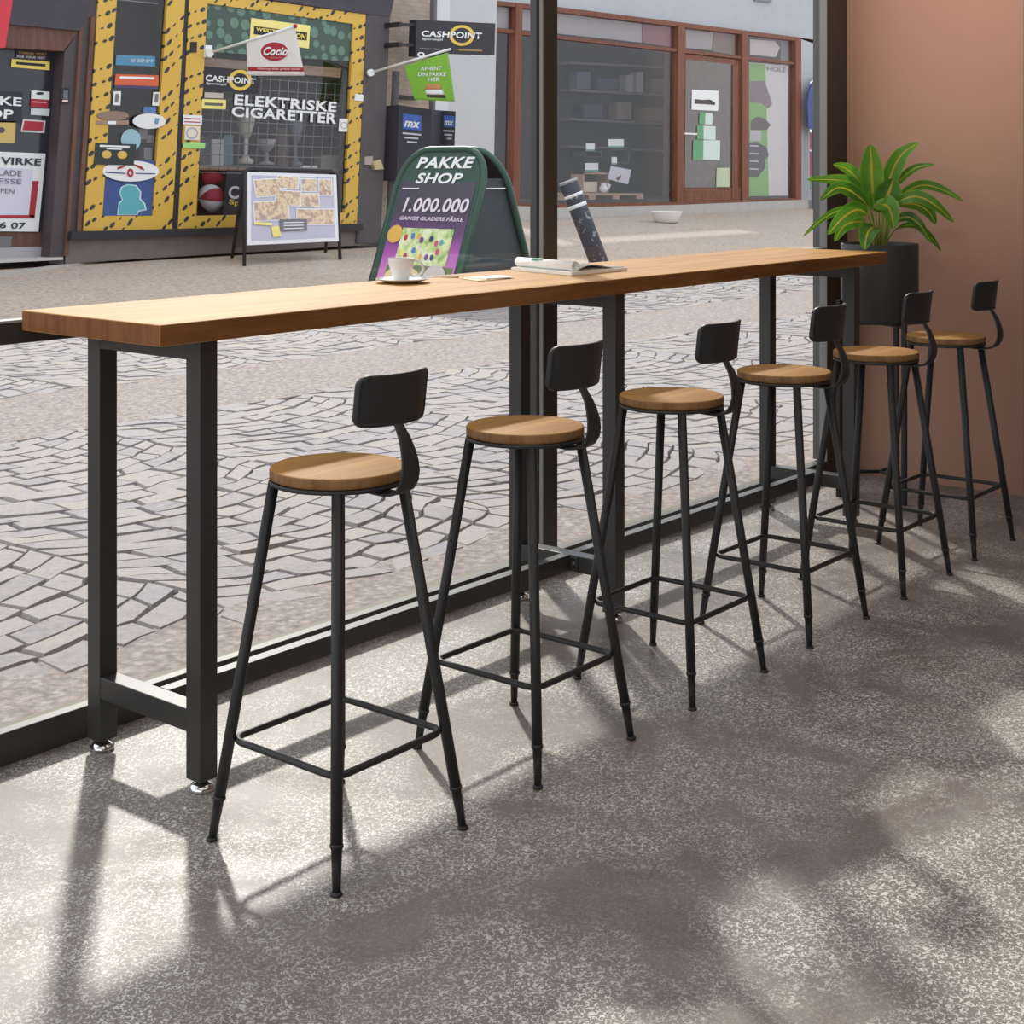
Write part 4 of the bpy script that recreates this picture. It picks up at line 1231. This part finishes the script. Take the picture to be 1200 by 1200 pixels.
def bil(A_, B_, C_, D_, s, t, lift=.006):
    p = (A_ * (1 - s) + B_ * s) * (1 - t) + (D_ * (1 - s) + C_ * s) * t
    n_ = (B_ - A_).cross(D_ - A_).normalized()
    if n_.dot(Vector((0, 0, HC)) - p) < 0: n_ = -n_
    return p + n_ * lift
def on4(face, s0, t0, s1, t1, lift=.006):
    return [bil(*face, s, t, lift) for s, t in ((s0, t0), (s1, t0), (s1, t1), (s0, t1))]
BLUE = col(66, 104, 184)
for face, s0, s1, t0, t1, lab in (((a_, b_, b2, a2), .14, .70, .105, .31, 1), ((c_, d_, d2_, c2), .12, .95, .07, .23, 0)):
    q = on4(face, s0, t0, s1, t1)
    MB().add(q, [(0, 1, 2, 3)]).build('blue_square', BLUE, o)
    text('lettering', 'mx', on4(face, s0 + .08 * (s1 - s0), t0 + .45 * (t1 - t0), s1 - .08 * (s1 - s0), t0 + .85 * (t1 - t0), .012), W_, o, .03, (0, -1, 0), .0, .2)
    for k, (x0, x1) in enumerate(((0.0, 1.0), (.1, .85), (.25, .8))):
        y_ = t1 + .045 + .055 * k
        MB().add(on4(face, s0 + (s1 - s0) * x0, y_, s0 + (s1 - s0) * x1, y_ + .022), [(0, 1, 2, 3)]).build('white_print', col(200, 204, 210), o)

# wall between the buildings
bw = empty('brick_house_wall', onY(482, 250, YL + .5), 'painted brick wall strip between the dark shop and the white corner', 'wall')
slab('brick_face', [(450, -60), (507, -60), (503, 24), (502, 290), (446, 290)], YL + .35, .5, M_brick, bw)
slab('ledge', [(466, 111), (490, 113), (490, 117), (466, 115)], YL + .28, .1, M_dark, bw)

# ================================================================== RIGHT BUILDING
YR = 17.0
bd = empty('corner_building', onY(760, 250, YR + .5), 'pale corner building with brown framed shop windows', 'building')
def rs(name, pts, dy, th, mat, parent=bd): return slab(name, pts, YR + dy, th, mat, parent)
rs('white_wall', [(494, -40), (583, -30), (577, 285), (490, 290)], -.1, .5, M_whitewall)
rs('white_wall_reveal', [(512, -40), (528, -38), (524, 200), (508, 200)], -.14, .06, col(206, 208, 214))
rs('drain_pipe', [(509.5, -40), (513, -40), (509, 200), (506, 200)], -.2, .1, col(98, 96, 100))
rs('upper_wall', [(583, -75), (660, -60), (957, -20), (957, 52), (939, 46), (654, 10), (583, 1)], 0, .5, M_bluewall)
rs('end_wall', [(937, 44), (957, 47), (957, 92), (949.5, 96), (948.5, 240), (935, 236)], 0, .5, M_bluewall)
rs('plinth', [(576, 240), (655, 243.5), (800, 240), (957, 233.5), (957, 248), (800, 254), (650, 268), (576, 272)], -.12, .5, M_plinth)
rs('upper_sill', [(886, -4), (905, -3), (904, 3), (885, 1)], -.05, .2, col(120, 122, 128))
fr = rs('shop_frame', [(583, 1), (654, 8), (939, 44), (939, 48.5), (654, 14), (583, 6)], -.08, .14, M_brownwood)
rs('frame_bar', [(577, 32), (654, 41.5), (793, 57), (931, 72.8), (931, 75.8), (793, 60.8), (654, 45.5), (577, 36.5)], -.06, .12, M_brownwood)
rs('frame_bar', [(574, 238), (654, 239), (800, 236.5), (939, 232), (939, 234.5), (800, 240.5), (654, 243.5), (574, 243)], -.08, .14, M_brownwood)
for a0, a1, b0, b1, t0, b_ in ((575.5, 580, 570, 574.5, 0, 243), (605, 612.5, 601, 608.5, 4, 243), (795, 803, 793.5, 801.5, 28, 241), (870, 877, 870, 877.5, 37, 238), (932.5, 939, 933, 939.5, 45, 236)):
    rs('frame_post', [(a0, t0), (a1, t0 + 1), (b1, b_), (b0, b_)], -.09, .16, M_brownwood)
# door in the right shop
dd = rs('shop_door', [(803, 63), (870, 71), (870, 238), (801.5, 239.5)], -.02, .06, M_brownwood)
slab('door_glass', [(803.5, 69.5), (858, 75.5), (857, 219.5), (802.5, 220)], YR - .03, .02, col(92, 84, 82, .12, .6, .25), dd)
slab('door_rail', [(802, 221), (868, 220), (868, 234), (802, 236)], YR - .05, .04, M_brownwood, dd)
slab('door_edge', [(859, 76), (865, 77), (864, 233), (858, 233)], YR - .058, .046, M_brownwood, dd)
# dim shop room behind the large pane
rs('shop_room', [(572, -2), (946, 44), (946, 240), (572, 250)], 1.6, .1, M_inside)
for v_ in (72, 104, 138, 170):
    rs('back_shelf', [(668, v_), (786, v_ + 6), (786, v_ + 9), (668, v_ + 3)], 1.3, .28, col(96, 92, 98))
for u_, v_, w3, h3, c3 in ((676, 84, 16, 20, (84, 88, 104)), (700, 92, 24, 13, (60, 66, 84)), (734, 88, 8, 20, (150, 146, 150)), (746, 84, 8, 25, (156, 152, 156)), (764, 92, 14, 16, (96, 80, 78)), (684, 122, 22, 16, (54, 60, 74)), (722, 120, 18, 20, (120, 108, 100)), (752, 126, 28, 16, (110, 96, 70))):
    rs('shelf_goods', rect(u_, v_, u_ + w3, v_ + h3), 1.35, .2, col(*c3))
rs('shop_room_floor', [(572, 236), (939, 230), (939, 236), (572, 244)], .06, 1.55, M_inside)
MB().add(pq([(583, 4), (654, 10), (801, 30), (799, 239), (654, 242), (574, 241)], YR + .01), [tuple(range(6))]).build('pane', M_shopglass, bd)
MB().add(pq([(803, 32), (870, 40), (870, 66), (803, 58)], YR + .01), [tuple(range(4))]).build('pane', M_shopglass, bd)
MB().add(pq([(877, 40), (933, 46), (934, 233), (877.5, 236)], YR + .01), [tuple(range(4))]).build('pane', M_shopglass, bd)
rs('pelmet', [(580, 6), (660, 16), (752, 28), (752, 50), (660, 40), (580, 32)], .08, .05, col(170, 162, 158))
rs('pelmet', [(753, 28), (792, 33), (792, 56), (753, 50)], .07, .05, col(140, 92, 98))
rs('pelmet', [(804, 35), (836, 38), (834, 59), (804, 56)], .08, .05, col(166, 158, 154))
rs('pelmet', [(837, 38), (868, 42), (868, 66), (835, 60)], .08, .05, col(128, 104, 98))
rs('inner_post', [(783, 60), (791, 60), (790, 236), (781, 236)], .25, .1, col(96, 74, 72))
Y2 = YR - .045
o = card('white_door_notice', 'white notice with a picture on the brown framed door', 'notice', [(811, 105), (842, 106.5), (841.5, 130), (810.5, 128.5)], Y2, W_)
slab('dark_picture', [(814, 116), (824, 117), (832, 116.5), (838, 120), (838, 123), (826, 122), (814, 121.5)], Y2 - .004, .004, col(66, 62, 66), o)
def notice(q, label, Y=Y2, gr=.45):
    o = card('green_white_notice', label, 'notice', q, Y, col(206, 220, 212), 'green and white notices on the brown door')
    (a, b), (c, d), (e, f), (g_, h) = q
    slab('green_band', [(a, b), (a + (c - a) * gr, b + (d - b) * gr), (g_ + (e - g_) * gr, h + (f - h) * gr), (g_, h)], Y - .004, .004, col(98, 158, 118), o)
notice([(820, 132), (835, 132.5), (834.5, 146), (819.5, 145.5)], 'small green and white notice, topmost on the brown door')
notice([(817, 147), (838.5, 148), (838.5, 164), (817, 163)], 'middle green and white notice on the brown door', gr=.35)
notice([(812.5, 164), (844, 164.5), (843.5, 188), (812, 187.5)], 'largest and lowest green and white notice on the brown door', gr=.38)
card('cream_door_panel', 'pale cream sheet low in the brown door glass', 'sheet', [(840, 197), (855, 196.5), (855, 219), (839.5, 219)], Y2, col(190, 198, 168))
slab('push_bar', [(803, 155.5), (817, 156), (817, 158), (803, 157.5)], YR - .12, .05, W_, dd)
o = card('tall_window_poster', 'tall green and white poster in the right window pane', 'poster', [(878, 73), (924, 77), (923.5, 229), (878, 230)], YR + .05, col(212, 206, 200))
Yq = YR + .045
slab('green_field', [(878, 74), (897, 75.5), (901, 229.5), (878, 230)], Yq, .004, col(128, 176, 96), o)
slab('purple_patch', [(879, 95), (896, 95), (902, 112), (905, 122), (900, 127), (893, 121), (879, 120)], Yq - .005, .004, col(126, 108, 116), o)
slab('brown_patch', [(880, 142), (886, 137), (895, 138), (903, 146), (899, 152), (880, 152)], Yq - .005, .004, col(84, 70, 70), o)
slab('dark_figure', [(878, 168), (886, 166), (898, 172), (901, 182), (896, 188), (897, 196), (888, 208), (878, 208)], Yq - .005, .004, col(70, 66, 70), o)
slab('pale_patch', [(879, 153), (892, 153), (892, 165), (879, 165)], Yq - .006, .004, col(190, 186, 186), o)
for k in range(4):
    v_ = 170 + k * 9
    slab('pale_line', [(879, v_), (889, v_ + .5), (889, v_ + 2), (879, v_ + 1.5)], Yq - .01, .004, col(206, 200, 204), o)
t_(o, 'HOLE', [(899, 77.5), (921, 79.5), (920.5, 85), (899, 83)], Yq - .005, col(120, 112, 112), .0)
card('upper_poster', 'pale torn poster in the small pane above the tall poster', 'poster', [(879, 46), (908, 48), (914, 56), (909, 67), (879, 64)], YR + .05, col(196, 186, 180))
# window display behind the large pane
YV = YR + .35
def vb(u0, v0, u1, v1, lb, c_, name='display_item', cat='box', Y=YV, th=.12, group='items in the brown framed window'):
    return card(name, lb, cat, rect(u0, v0, u1, v1), Y, col(*c_), group, th)
for u0, v0, u1, v1, lb in ((687, 168, 697, 177, 'white card at the left of the window display'), (713, 163, 731, 173, 'wide white card at the top of the window display'), (717, 184, 723, 193, 'narrow white card in the middle of the window display'), (686, 191, 701, 201, 'white card over the lower crate of the window display')):
    o = vb(u0, v0, u1, v1, lb, (226, 226, 222), 'display_card', 'card', YV - .02, .01, 'white cards in the window display')
    slab('green_edge', rect(u0, v1 - 2, u1, v1), YV - .026, .006, col(98, 150, 130), o)
o = card('tilted_picture', 'tilted pale picture sheet in the window display', 'picture', [(716, 194.5), (740, 199), (736, 216), (712.5, 210)], YV - .05, col(204, 202, 206))
slab('brown_print', [(722, 209), (728, 205), (728, 208), (724, 212)], YV - .056, .005, col(120, 82, 72), o)
for u0, v0, u1, v1, lb in ((685, 176, 706, 185, 'dark crate on the left of the window display'), (716, 174, 738, 192, 'dark crate on the right of the window display'), (683, 202, 714, 226, 'lower open crate of the window display')):
    o = empty('wooden_crate', onY((u0 + u1) / 2, v1, YV), lb, 'crate', 'crates in the window display')
    m_ = M_dark if u0 != 683 else M_beam
    slab('top_board', [(u0, v0), (u1, v0 + .5), (u1, v0 + 2.5), (u0, v0 + 2)], YV, .3, m_, o)
    slab('bottom_board', [(u0, v1 - 2), (u1, v1 - 1.5), (u1, v1), (u0, v1)], YV, .3, m_, o)
    slab('side_board', [(u0, v0), (u0 + 2, v0), (u0 + 2, v1), (u0, v1)], YV, .3, m_, o)
    slab('side_board', [(u1 - 2, v0), (u1, v0), (u1, v1), (u1 - 2, v1)], YV, .3, m_, o)
    slab('back_board', [(u0, v0), (u1, v0), (u1, v1), (u0, v1)], YV + .28, .02, M_dark, o)
vb(684, 213, 700, 225, 'beige paper bag in the lower crate', (198, 184, 162), 'paper_bag', 'bag', YV - .02, .1)
o = empty('white_jug', onY(707, 225.5, YV - .1), 'small white jug beside the paper bag in the window', 'jug')
jb = onY(707, 225.5, YV - .1); jk = 12 / F * (jb.x * CT + jb.y * ST)
MB().lathe([(.30 * jk, 0), (.42 * jk, .25 * jk), (.40 * jk, .5 * jk), (.22 * jk, .75 * jk), (.30 * jk, .95 * jk), (.24 * jk, .95 * jk), (.0, .7 * jk)], jb, 18).build('body', W_, o)
MB().tube([jb + Vector((.25 * jk, -.2 * jk, .8 * jk)), jb + Vector((.5 * jk, -.4 * jk, .7 * jk)), jb + Vector((.35 * jk, -.28 * jk, .3 * jk))], .03, 8).build('handle', W_, o)
o = empty('wooden_pallet', onY(715, 237, YV - .2), 'low wooden pallet on the floor of the window display', 'pallet')
slab('deck', [(654, 226), (754, 226.5), (754, 229), (654, 228.5)], YV - .22, .45, M_beam, o)
for u in (655, 690, 718, 746):
    slab('block', [(u, 229), (u + 8, 229), (u + 8, 235), (u, 235)], YV - .22, .45, M_beam, o)
slab('runner', [(654, 234.5), (754, 233.8), (754, 236), (654, 237)], YV - .22, .45, M_beam, o)

# beyond the corner
o = empty('distant_brick_house', onY(960, 240, 24), 'red brick wall far behind the corner building', 'building')
slab('brick_wall', [(940, 154), (985, 158), (985, 236), (940, 234)], 24, .6, M_redbrick, o)
slab('stone_band', [(940, 175), (985, 177), (985, 179), (940, 177)], 23.95, .1, W_, o)
slab('hedge', [(940, 205), (985, 207), (985, 226), (940, 224)], 23.6, .3, col(120, 150, 96), o)
o = card('blue_banner', 'dark blue rounded banner at the far corner behind the window jamb', 'banner', [(946.5, 122), (948, 108), (952, 98), (958, 92), (972, 88), (972, 150), (958, 152), (957, 247), (954, 247), (953, 152), (947.5, 150)], 16.75, col(56, 76, 132), th=.05)

# ================================================================== STREET FURNITURE
# menu board
YA, YA2 = 13.37, 14.18
o = empty('menu_board', onY(342, 310, YA), 'black framed pavement board with a pale photo menu before the wide window', 'board')
zf = gz(YA); 
def tub(pts, r, nm): return MB().tube(pts, r, 10).build(nm, M_black, o)
A0, A1 = onY(286.3, 308, YA), onY(398.5, 305, YA)
A0.z = A1.z = zf
T0, T1 = onY(286.5, 206, YA + .30), onY(395, 209, YA + .30)
K0, K1 = onY(292, 198, YA + .33), onY(388, 200.5, YA + .33)
tub([A0, T0, (T0 + K0) / 2 + Vector((-.02, 0, .015)), K0, K1, (T1 + K1) / 2 + Vector((.02, 0, .015)), T1, A1], .022, 'front_frame')
B0, B1 = onY(272, 299, YA2), onY(381.5, 297, YA2)
B0.z = B1.z = gz(YA2)
tub([B0, K0 + Vector((-.05, .03, -.02))], .022, 'rear_leg')
tub([B1, K1 + Vector((.03, .03, -.02))], .022, 'rear_leg')
def lerp4(s, t):
    return (A0.lerp(T0, t)).lerp(A1.lerp(T1, t), s)
nrm = (A1 - A0).cross(T0 - A0).normalized()
if nrm.y > 0: nrm = -nrm
rear = [B0.lerp(K0, .12), B0.lerp(K0, .97), B0.lerp(K0, .97) + Vector((.10, .0, 0)), B0.lerp(K0, .12) + Vector((.10, 0, 0))]
MB().prism(rear, (0, .03, 0)).build('rear_panel', col(88, 86, 90), o)
pn = MB().add([lerp4(.02, .22) + nrm * .02, lerp4(.98, .22) + nrm * .02, lerp4(.98, 1.04) + nrm * .02, lerp4(.02, 1.04) + nrm * .02] + [lerp4(s, t) for s, t in ((.02, .22), (.98, .22), (.98, 1.04), (.02, 1.04))],
              [(0, 1, 2, 3), (4, 7, 6, 5), (0, 4, 5, 1), (1, 5, 6, 2), (2, 6, 7, 3), (3, 7, 4, 0)]).build('poster_panel', col(224, 222, 226), o)
def onp(s0, t0, s1, t1, rot, mat, nm, par, lift=.026):
    cx_, cy_ = (s0 + s1) / 2, (t0 + t1) / 2
    vs = []
    for s, t in ((s0, t0), (s1, t0), (s1, t1), (s0, t1)):
        a, b_ = s - cx_, t - cy_
        s2, t2 = cx_ + a * math.cos(rot) - b_ * math.sin(rot), cy_ + a * math.sin(rot) + b_ * math.cos(rot)
        vs.append(lerp4(.04 + .92 * s2, .25 + .77 * t2) + nrm * lift)
    return MB().add(vs, [(0, 1, 2, 3)]).build(nm, mat, par)
m, nt, bs = new_mat('faded food photo')
v = ocoord(nt)
n_ = N(nt, 'ShaderNodeTexVoronoi', inp={'Scale': 18.0})
L(nt, v, n_.inputs['Vector'])
hs = N(nt, 'ShaderNodeHueSaturation', inp={'Saturation': .45, 'Value': .9})
cr = ramp(nt, noise(nt, v, 13, 4, .65), [(.3, rgb(150, 140, 160)), (.45, rgb(190, 158, 132)), (.55, rgb(226, 206, 172)), (.65, rgb(196, 160, 150)), (.8, rgb(186, 190, 170))])
L(nt, cr, bs.inputs['Base Color']); bs.inputs['Roughness'].default_value = .5
M_food = m
onp(.02, .02, .98, .98, 0, col(186, 182, 200), 'backdrop', pn, .023)
for k, (s0, t0, s1, t1, r_) in enumerate(((.05, .66, .34, .93, .12), (.30, .78, .56, .98, -.08), (.58, .74, .78, .95, 0), (.79, .68, .96, .95, 0), (.28, .52, .58, .76, -.06), (.57, .50, .80, .72, .03), (.04, .30, .44, .60, .05), (.52, .22, .97, .48, -.02))):
    onp(s0, t0, s1, t1, r_, col(232, 230, 232), 'photo_border', pn, .028)
    onp(s0 + .012, t0 + .015, s1 - .012, t1 - .015, r_, M_food, 'food_photo', pn, .031)
onp(.33, .14, .64, .32, 0, col(112, 108, 122), 'price_field', pn, .034)
for k in range(3):
    onp(.37, .17 + .045 * k, .60, .185 + .045 * k, 0, col(220, 218, 222), 'price_line', pn, .037)
onp(.04, .24, .24, .28, -.12, col(240, 220, 130), 'yellow_ribbon', pn, .035)
onp(.24, .06, .33, .22, .15, col(236, 216, 120), 'yellow_ribbon', pn, .035)

# green parcel board
o = empty('parcel_shop_board', (11.0, 9.72, 0), 'tall dark green pavement board with white words and an Easter poster', 'board')
GN = col(46, 78, 66, .45); GD = col(44, 56, 60, .55)
XF, XA, XB, Yn, Yf, HT = 10.35, 11.0, 11.66, 9.14, 10.30, 1.515
zb_ = gz(9.5)
def pan(s, t, side):                          # s 0 far (left) .. 1 near (right); t height 0..1
    x = (XF + (XA - .06 - XF) * t) if side == 0 else (XB + (XA + .06 - XB) * t)
    return Vector((x, Yf + (Yn - Yf) * s, zb_ + HT * t))
def rounded(ins):
    pts = []
    w_ = Yf - Yn; r_s, r_t = .30 - ins, (.26 - ins * .8)
    a0, a1, tt = ins, 1 - ins, 1 - ins * .8
    pts += [(a0, 0.0 + ins * .5), (a1, 0.0 + ins * .5)]
    for k in range(9):
        a = PI / 2 * k / 8
        pts.append((a1 - r_s + r_s * math.cos(a), tt - r_t + r_t * math.sin(a)))
    for k in range(9):
        a = PI / 2 + PI / 2 * k / 8
        pts.append((a0 + r_s + r_s * math.cos(a), tt - r_t + r_t * math.sin(a)))
    return pts
for side in (0, 1):
    n_ = Vector((-HT, 0, XA - XF)).normalized() if side == 0 else Vector((HT, 0, XB - XA)).normalized()
    fp = MB().prism([pan(s, t, side) for s, t in rounded(.03)], -n_ * .03).build('front_panel' if side == 0 else 'rear_panel', GN if side == 0 else GD, o)
    lp_ = [pan(s, t, side) - n_ * .01 for s, t in rounded(.012)]
    MB().tube(lp_, .036, 10, closed=True).build('rim', GN, fp)
    if side == 0:
        front = fp; nF = n_
# dark side infill between the two panels, near and far
for s in (.965, .035):
    MB().prism([pan(s, .04, 0) + Vector((.03, 0, 0)), pan(s, .04, 1) - Vector((.03, 0, 0)), pan(s, .80, 1) - Vector((.02, 0, 0)), pan(s, .80, 0) + Vector((.02, 0, 0))], (0, .012, 0)).build('side_infill', GD, o)
def pf(s, t, lift=.006): return pan(s, t, 0) + nF * lift
def q4(s0, t0, s1, t1, lift=.006): return [pf(s0, t1, lift), pf(s1, t1, lift), pf(s1, t0, lift), pf(s0, t0, lift)]
m, nt, bs = new_mat('violet poster')
tc = N(nt, 'ShaderNodeTexCoord'); sp = N(nt, 'ShaderNodeSeparateXYZ')
L(nt, tc.outputs['Object'], sp.inputs[0])
hgt = ma(nt, 'ADD', sp.outputs[2], ma(nt, 'MULTIPLY', noise(nt, tc.outputs['Object'], 5, 4), .22))
L(nt, ramp(nt, ma(nt, 'MULTIPLY', hgt, .8), [(.28, rgb(206, 132, 196)), (.48, rgb(170, 84, 168)), (.62, rgb(104, 62, 116)), (.80, rgb(64, 62, 78))]), bs.inputs['Base Color'])
bs.inputs['Roughness'].default_value = .4
M_violet = m
MB().add(q4(.075, .06, .925, .775, .004), [(0, 1, 2, 3)]).build('poster', M_violet, front)
text('lettering', 'PAKKE', q4(.20, .864, .845, .938, .010), W_, front, .03, nF, .0, .15)
text('lettering', 'SHOP', q4(.235, .764, .76, .834, .010), W_, front, .03, nF, .0, .15)
text('poster_number', '1.000.000', q4(.175, .580, .905, .672, .012), col(226, 214, 226), front, .024, nF, .0, .12)
text('poster_words', 'GANGE GLADERE PÅSKE', q4(.165, .526, .885, .558, .012), col(222, 206, 222), front, .024, nF, .0, .12)
for s0, s1 in ((.105, .30),):
    MB().add(q4(s0, .727, s1, .735, .012), [(0, 1, 2, 3)]).build('clip', W_, front)
MB().prism([pan(.97, .733, 0) + Vector((.06, -.02, 0)), pan(.97, .733, 1) - Vector((.07, .02, 0)), pan(.97, .741, 1) - Vector((.07, .02, 0)), pan(.97, .741, 0) + Vector((.06, -.02, 0))], (0, .02, 0)).build('clip', W_, o)
m, nt, bs = new_mat('easter picture')
v = ocoord(nt)
cr = ramp(nt, noise(nt, v, 9, 4, .6), [(.3, rgb(110, 160, 70)), (.45, rgb(196, 214, 140)), (.6, rgb(236, 236, 200)), (.75, rgb(150, 190, 90))])
L(nt, cr, bs.inputs['Base Color']); bs.inputs['Roughness'].default_value = .4
M_egg = m
pic = MB().add(q4(.235, .245, .815, .478, .009), [(0, 1, 2, 3)]).build('picture', M_egg, front)
rnd = random.Random(5)
eggs = [(178, 60, 80), (84, 130, 190), (230, 170, 80), (120, 70, 150), (60, 66, 110), (206, 90, 130), (90, 170, 160), (240, 220, 120)]
for k in range(14):
    s, t = .29 + .07 * (k % 7) + rnd.uniform(-.02, .02), (.405 if k < 7 else .315) + rnd.uniform(-.025, .025)
    MB().add([pf(s + .022 * math.cos(2 * PI * q / 12), t + .020 * math.sin(2 * PI * q / 12), .012) for q in range(12)], [tuple(range(12))]).build('painted_egg', col(*eggs[k % 8]), pic)
MB().add([pf(.16 + .085 * math.cos(2 * PI * q / 20),   .435 + .058 * math.sin(2 * PI * q / 20), .013) for q in range(20)], [tuple(range(20))]).build('orange_seal', col(224, 176, 84), front)
MB().add(q4(.16, .07, .90, .240, .008), [(0, 1, 2, 3)]).build('meadow', plain('meadow print', rgb(112, 128, 88), .4, 0, .4, .6, 9), front)
MB().add([pf(.36 + .20 * math.cos(2 * PI * q / 20), .17 + .065 * math.sin(2 * PI * q / 20), .011) for q in range(20)], [tuple(range(20))]).build('cream_path', col(226, 206, 156), front)
MB().add([pf(.72 + .13 * math.cos(2 * PI * q / 20), .16 + .095 * math.sin(2 * PI * q / 20), .012) for q in range(20)], [tuple(range(20))]).build('pale_basket', col(206, 196, 190), front)

# leaning bollard
bt, bb = atD(666, 213, 17.35), atD(709, 326, 17.35)
o = empty('bollard', Vector((bb.x, bb.y, gz(bb.y))), 'leaning black bollard with two white bands in the street', 'bollard')
m_, nt, bs = new_mat('worn bollard paint')
v = ocoord(nt)
L(nt, mixc(nt, ramp(nt, noise(nt, v, 16, 3, .6), [(.60, 0.0), (.66, 1.0)]), rgb(58, 60, 70), rgb(150, 152, 158)), bs.inputs['Base Color'])
bs.inputs['Roughness'].default_value = .6
axis = (bt - bb).normalized()
ln = (bt - bb).length
MB().tube([bb - axis * .1, bb + axis * (ln - .01), bt], [.112, .112, .104], 24).build('post', m_, o)
for f0, f1 in ((.845, .875), (.735, .772)):
    MB().tube([bb + axis * ln * f0, bb + axis * ln * f1], .1135, 24).build('white_band', W_, o)
MB().tube([bt - axis * .02, bt + axis * .012], .1138, 24).build('cap', col(150, 150, 154), o)
# white bowl planter
Yb_ = 15.55
bp = onY(781, 258, Yb_); bp.z = gz(Yb_)
o = MB().lathe([(.20, 0), (.22, .02), (.27, .12), (.30, .20), (.302, .215), (.29, .215), (.26, .14), (.0, .10)], bp, 36).build('bowl_planter', col(226, 222, 216))
tag(o, 'low white bowl planter on the pavement before the brown framed window', 'planter')

# ================================================================== LIGHT, WORLD, CAMERA
w = bpy.data.worlds.new('sky'); bpy.context.scene.world = w; w.use_nodes = True
bg = w.node_tree.nodes['Background']
bg.inputs['Color'].default_value = (.90, .95, 1.0, 1); bg.inputs['Strength'].default_value = 1.5
su = bpy.data.lights.new('sun', 'SUN'); su.energy = 3.1; su.angle = math.radians(2.4); su.color = (1.0, .95, .86)
so = bpy.data.objects.new('sun', su); C.objects.link(so)
so.location = (12, 12, 10)
so.rotation_euler = Vector((-.624, -.782, -.748)).to_track_quat('-Z', 'Y').to_euler()

def lamp(name, typ, loc, target, energy, color=(1, .95, .88), **kw):
    l = bpy.data.lights.new(name, typ); l.energy = energy; l.color = color
    for k, v in kw.items(): setattr(l, k, v)
    o = bpy.data.objects.new(name, l); C.objects.link(o); o.location = loc
    o.rotation_euler = (Vector(target) - Vector(loc)).to_track_quat('-Z', 'Y').to_euler()
    return o
lamp('added_room_fill', 'AREA', (1.6, 0, 2.86), (1.6, 0, 0), 36, (1, .97, .94), shape='RECTANGLE', size=4.4, size_y=3.8)  # added overhead fill that lifts the room's shade; no fixture is modelled
lamp('added_wall_spot', 'SPOT', (4.3, 1.95, 2.84), (5.82, 2.15, 2.35), 105, (1, .94, .88), spot_size=math.radians(78), spot_blend=1.0, shadow_soft_size=.15)  # unseen spot, added to brighten the upper part of the right wall
cd = bpy.data.cameras.new('camera'); co = bpy.data.objects.new('camera', cd); C.objects.link(co)
co.location = (0, 0, HC)
co.rotation_euler = (PI / 2, 0, TH - PI / 2)
cd.sensor_width = 36; cd.sensor_fit = 'HORIZONTAL'
cd.lens = F / 1200 * 36
cd.shift_y = -(600 - HZ) / 1200
cd.clip_start = .05; cd.clip_end = 300
sc = bpy.context.scene
sc.camera = co
sc.view_settings.view_transform = 'Standard'
sc.view_settings.look = 'None'
sc.view_settings.gamma = 1
sc.view_settings.use_curve_mapping = False
sc.view_settings.exposure = 0.0
sc.cycles.use_denoising = True
sc.cycles.max_bounces = 8
sc.cycles.transparent_max_bounces = 12
sc.cycles.sample_clamp_indirect = 6
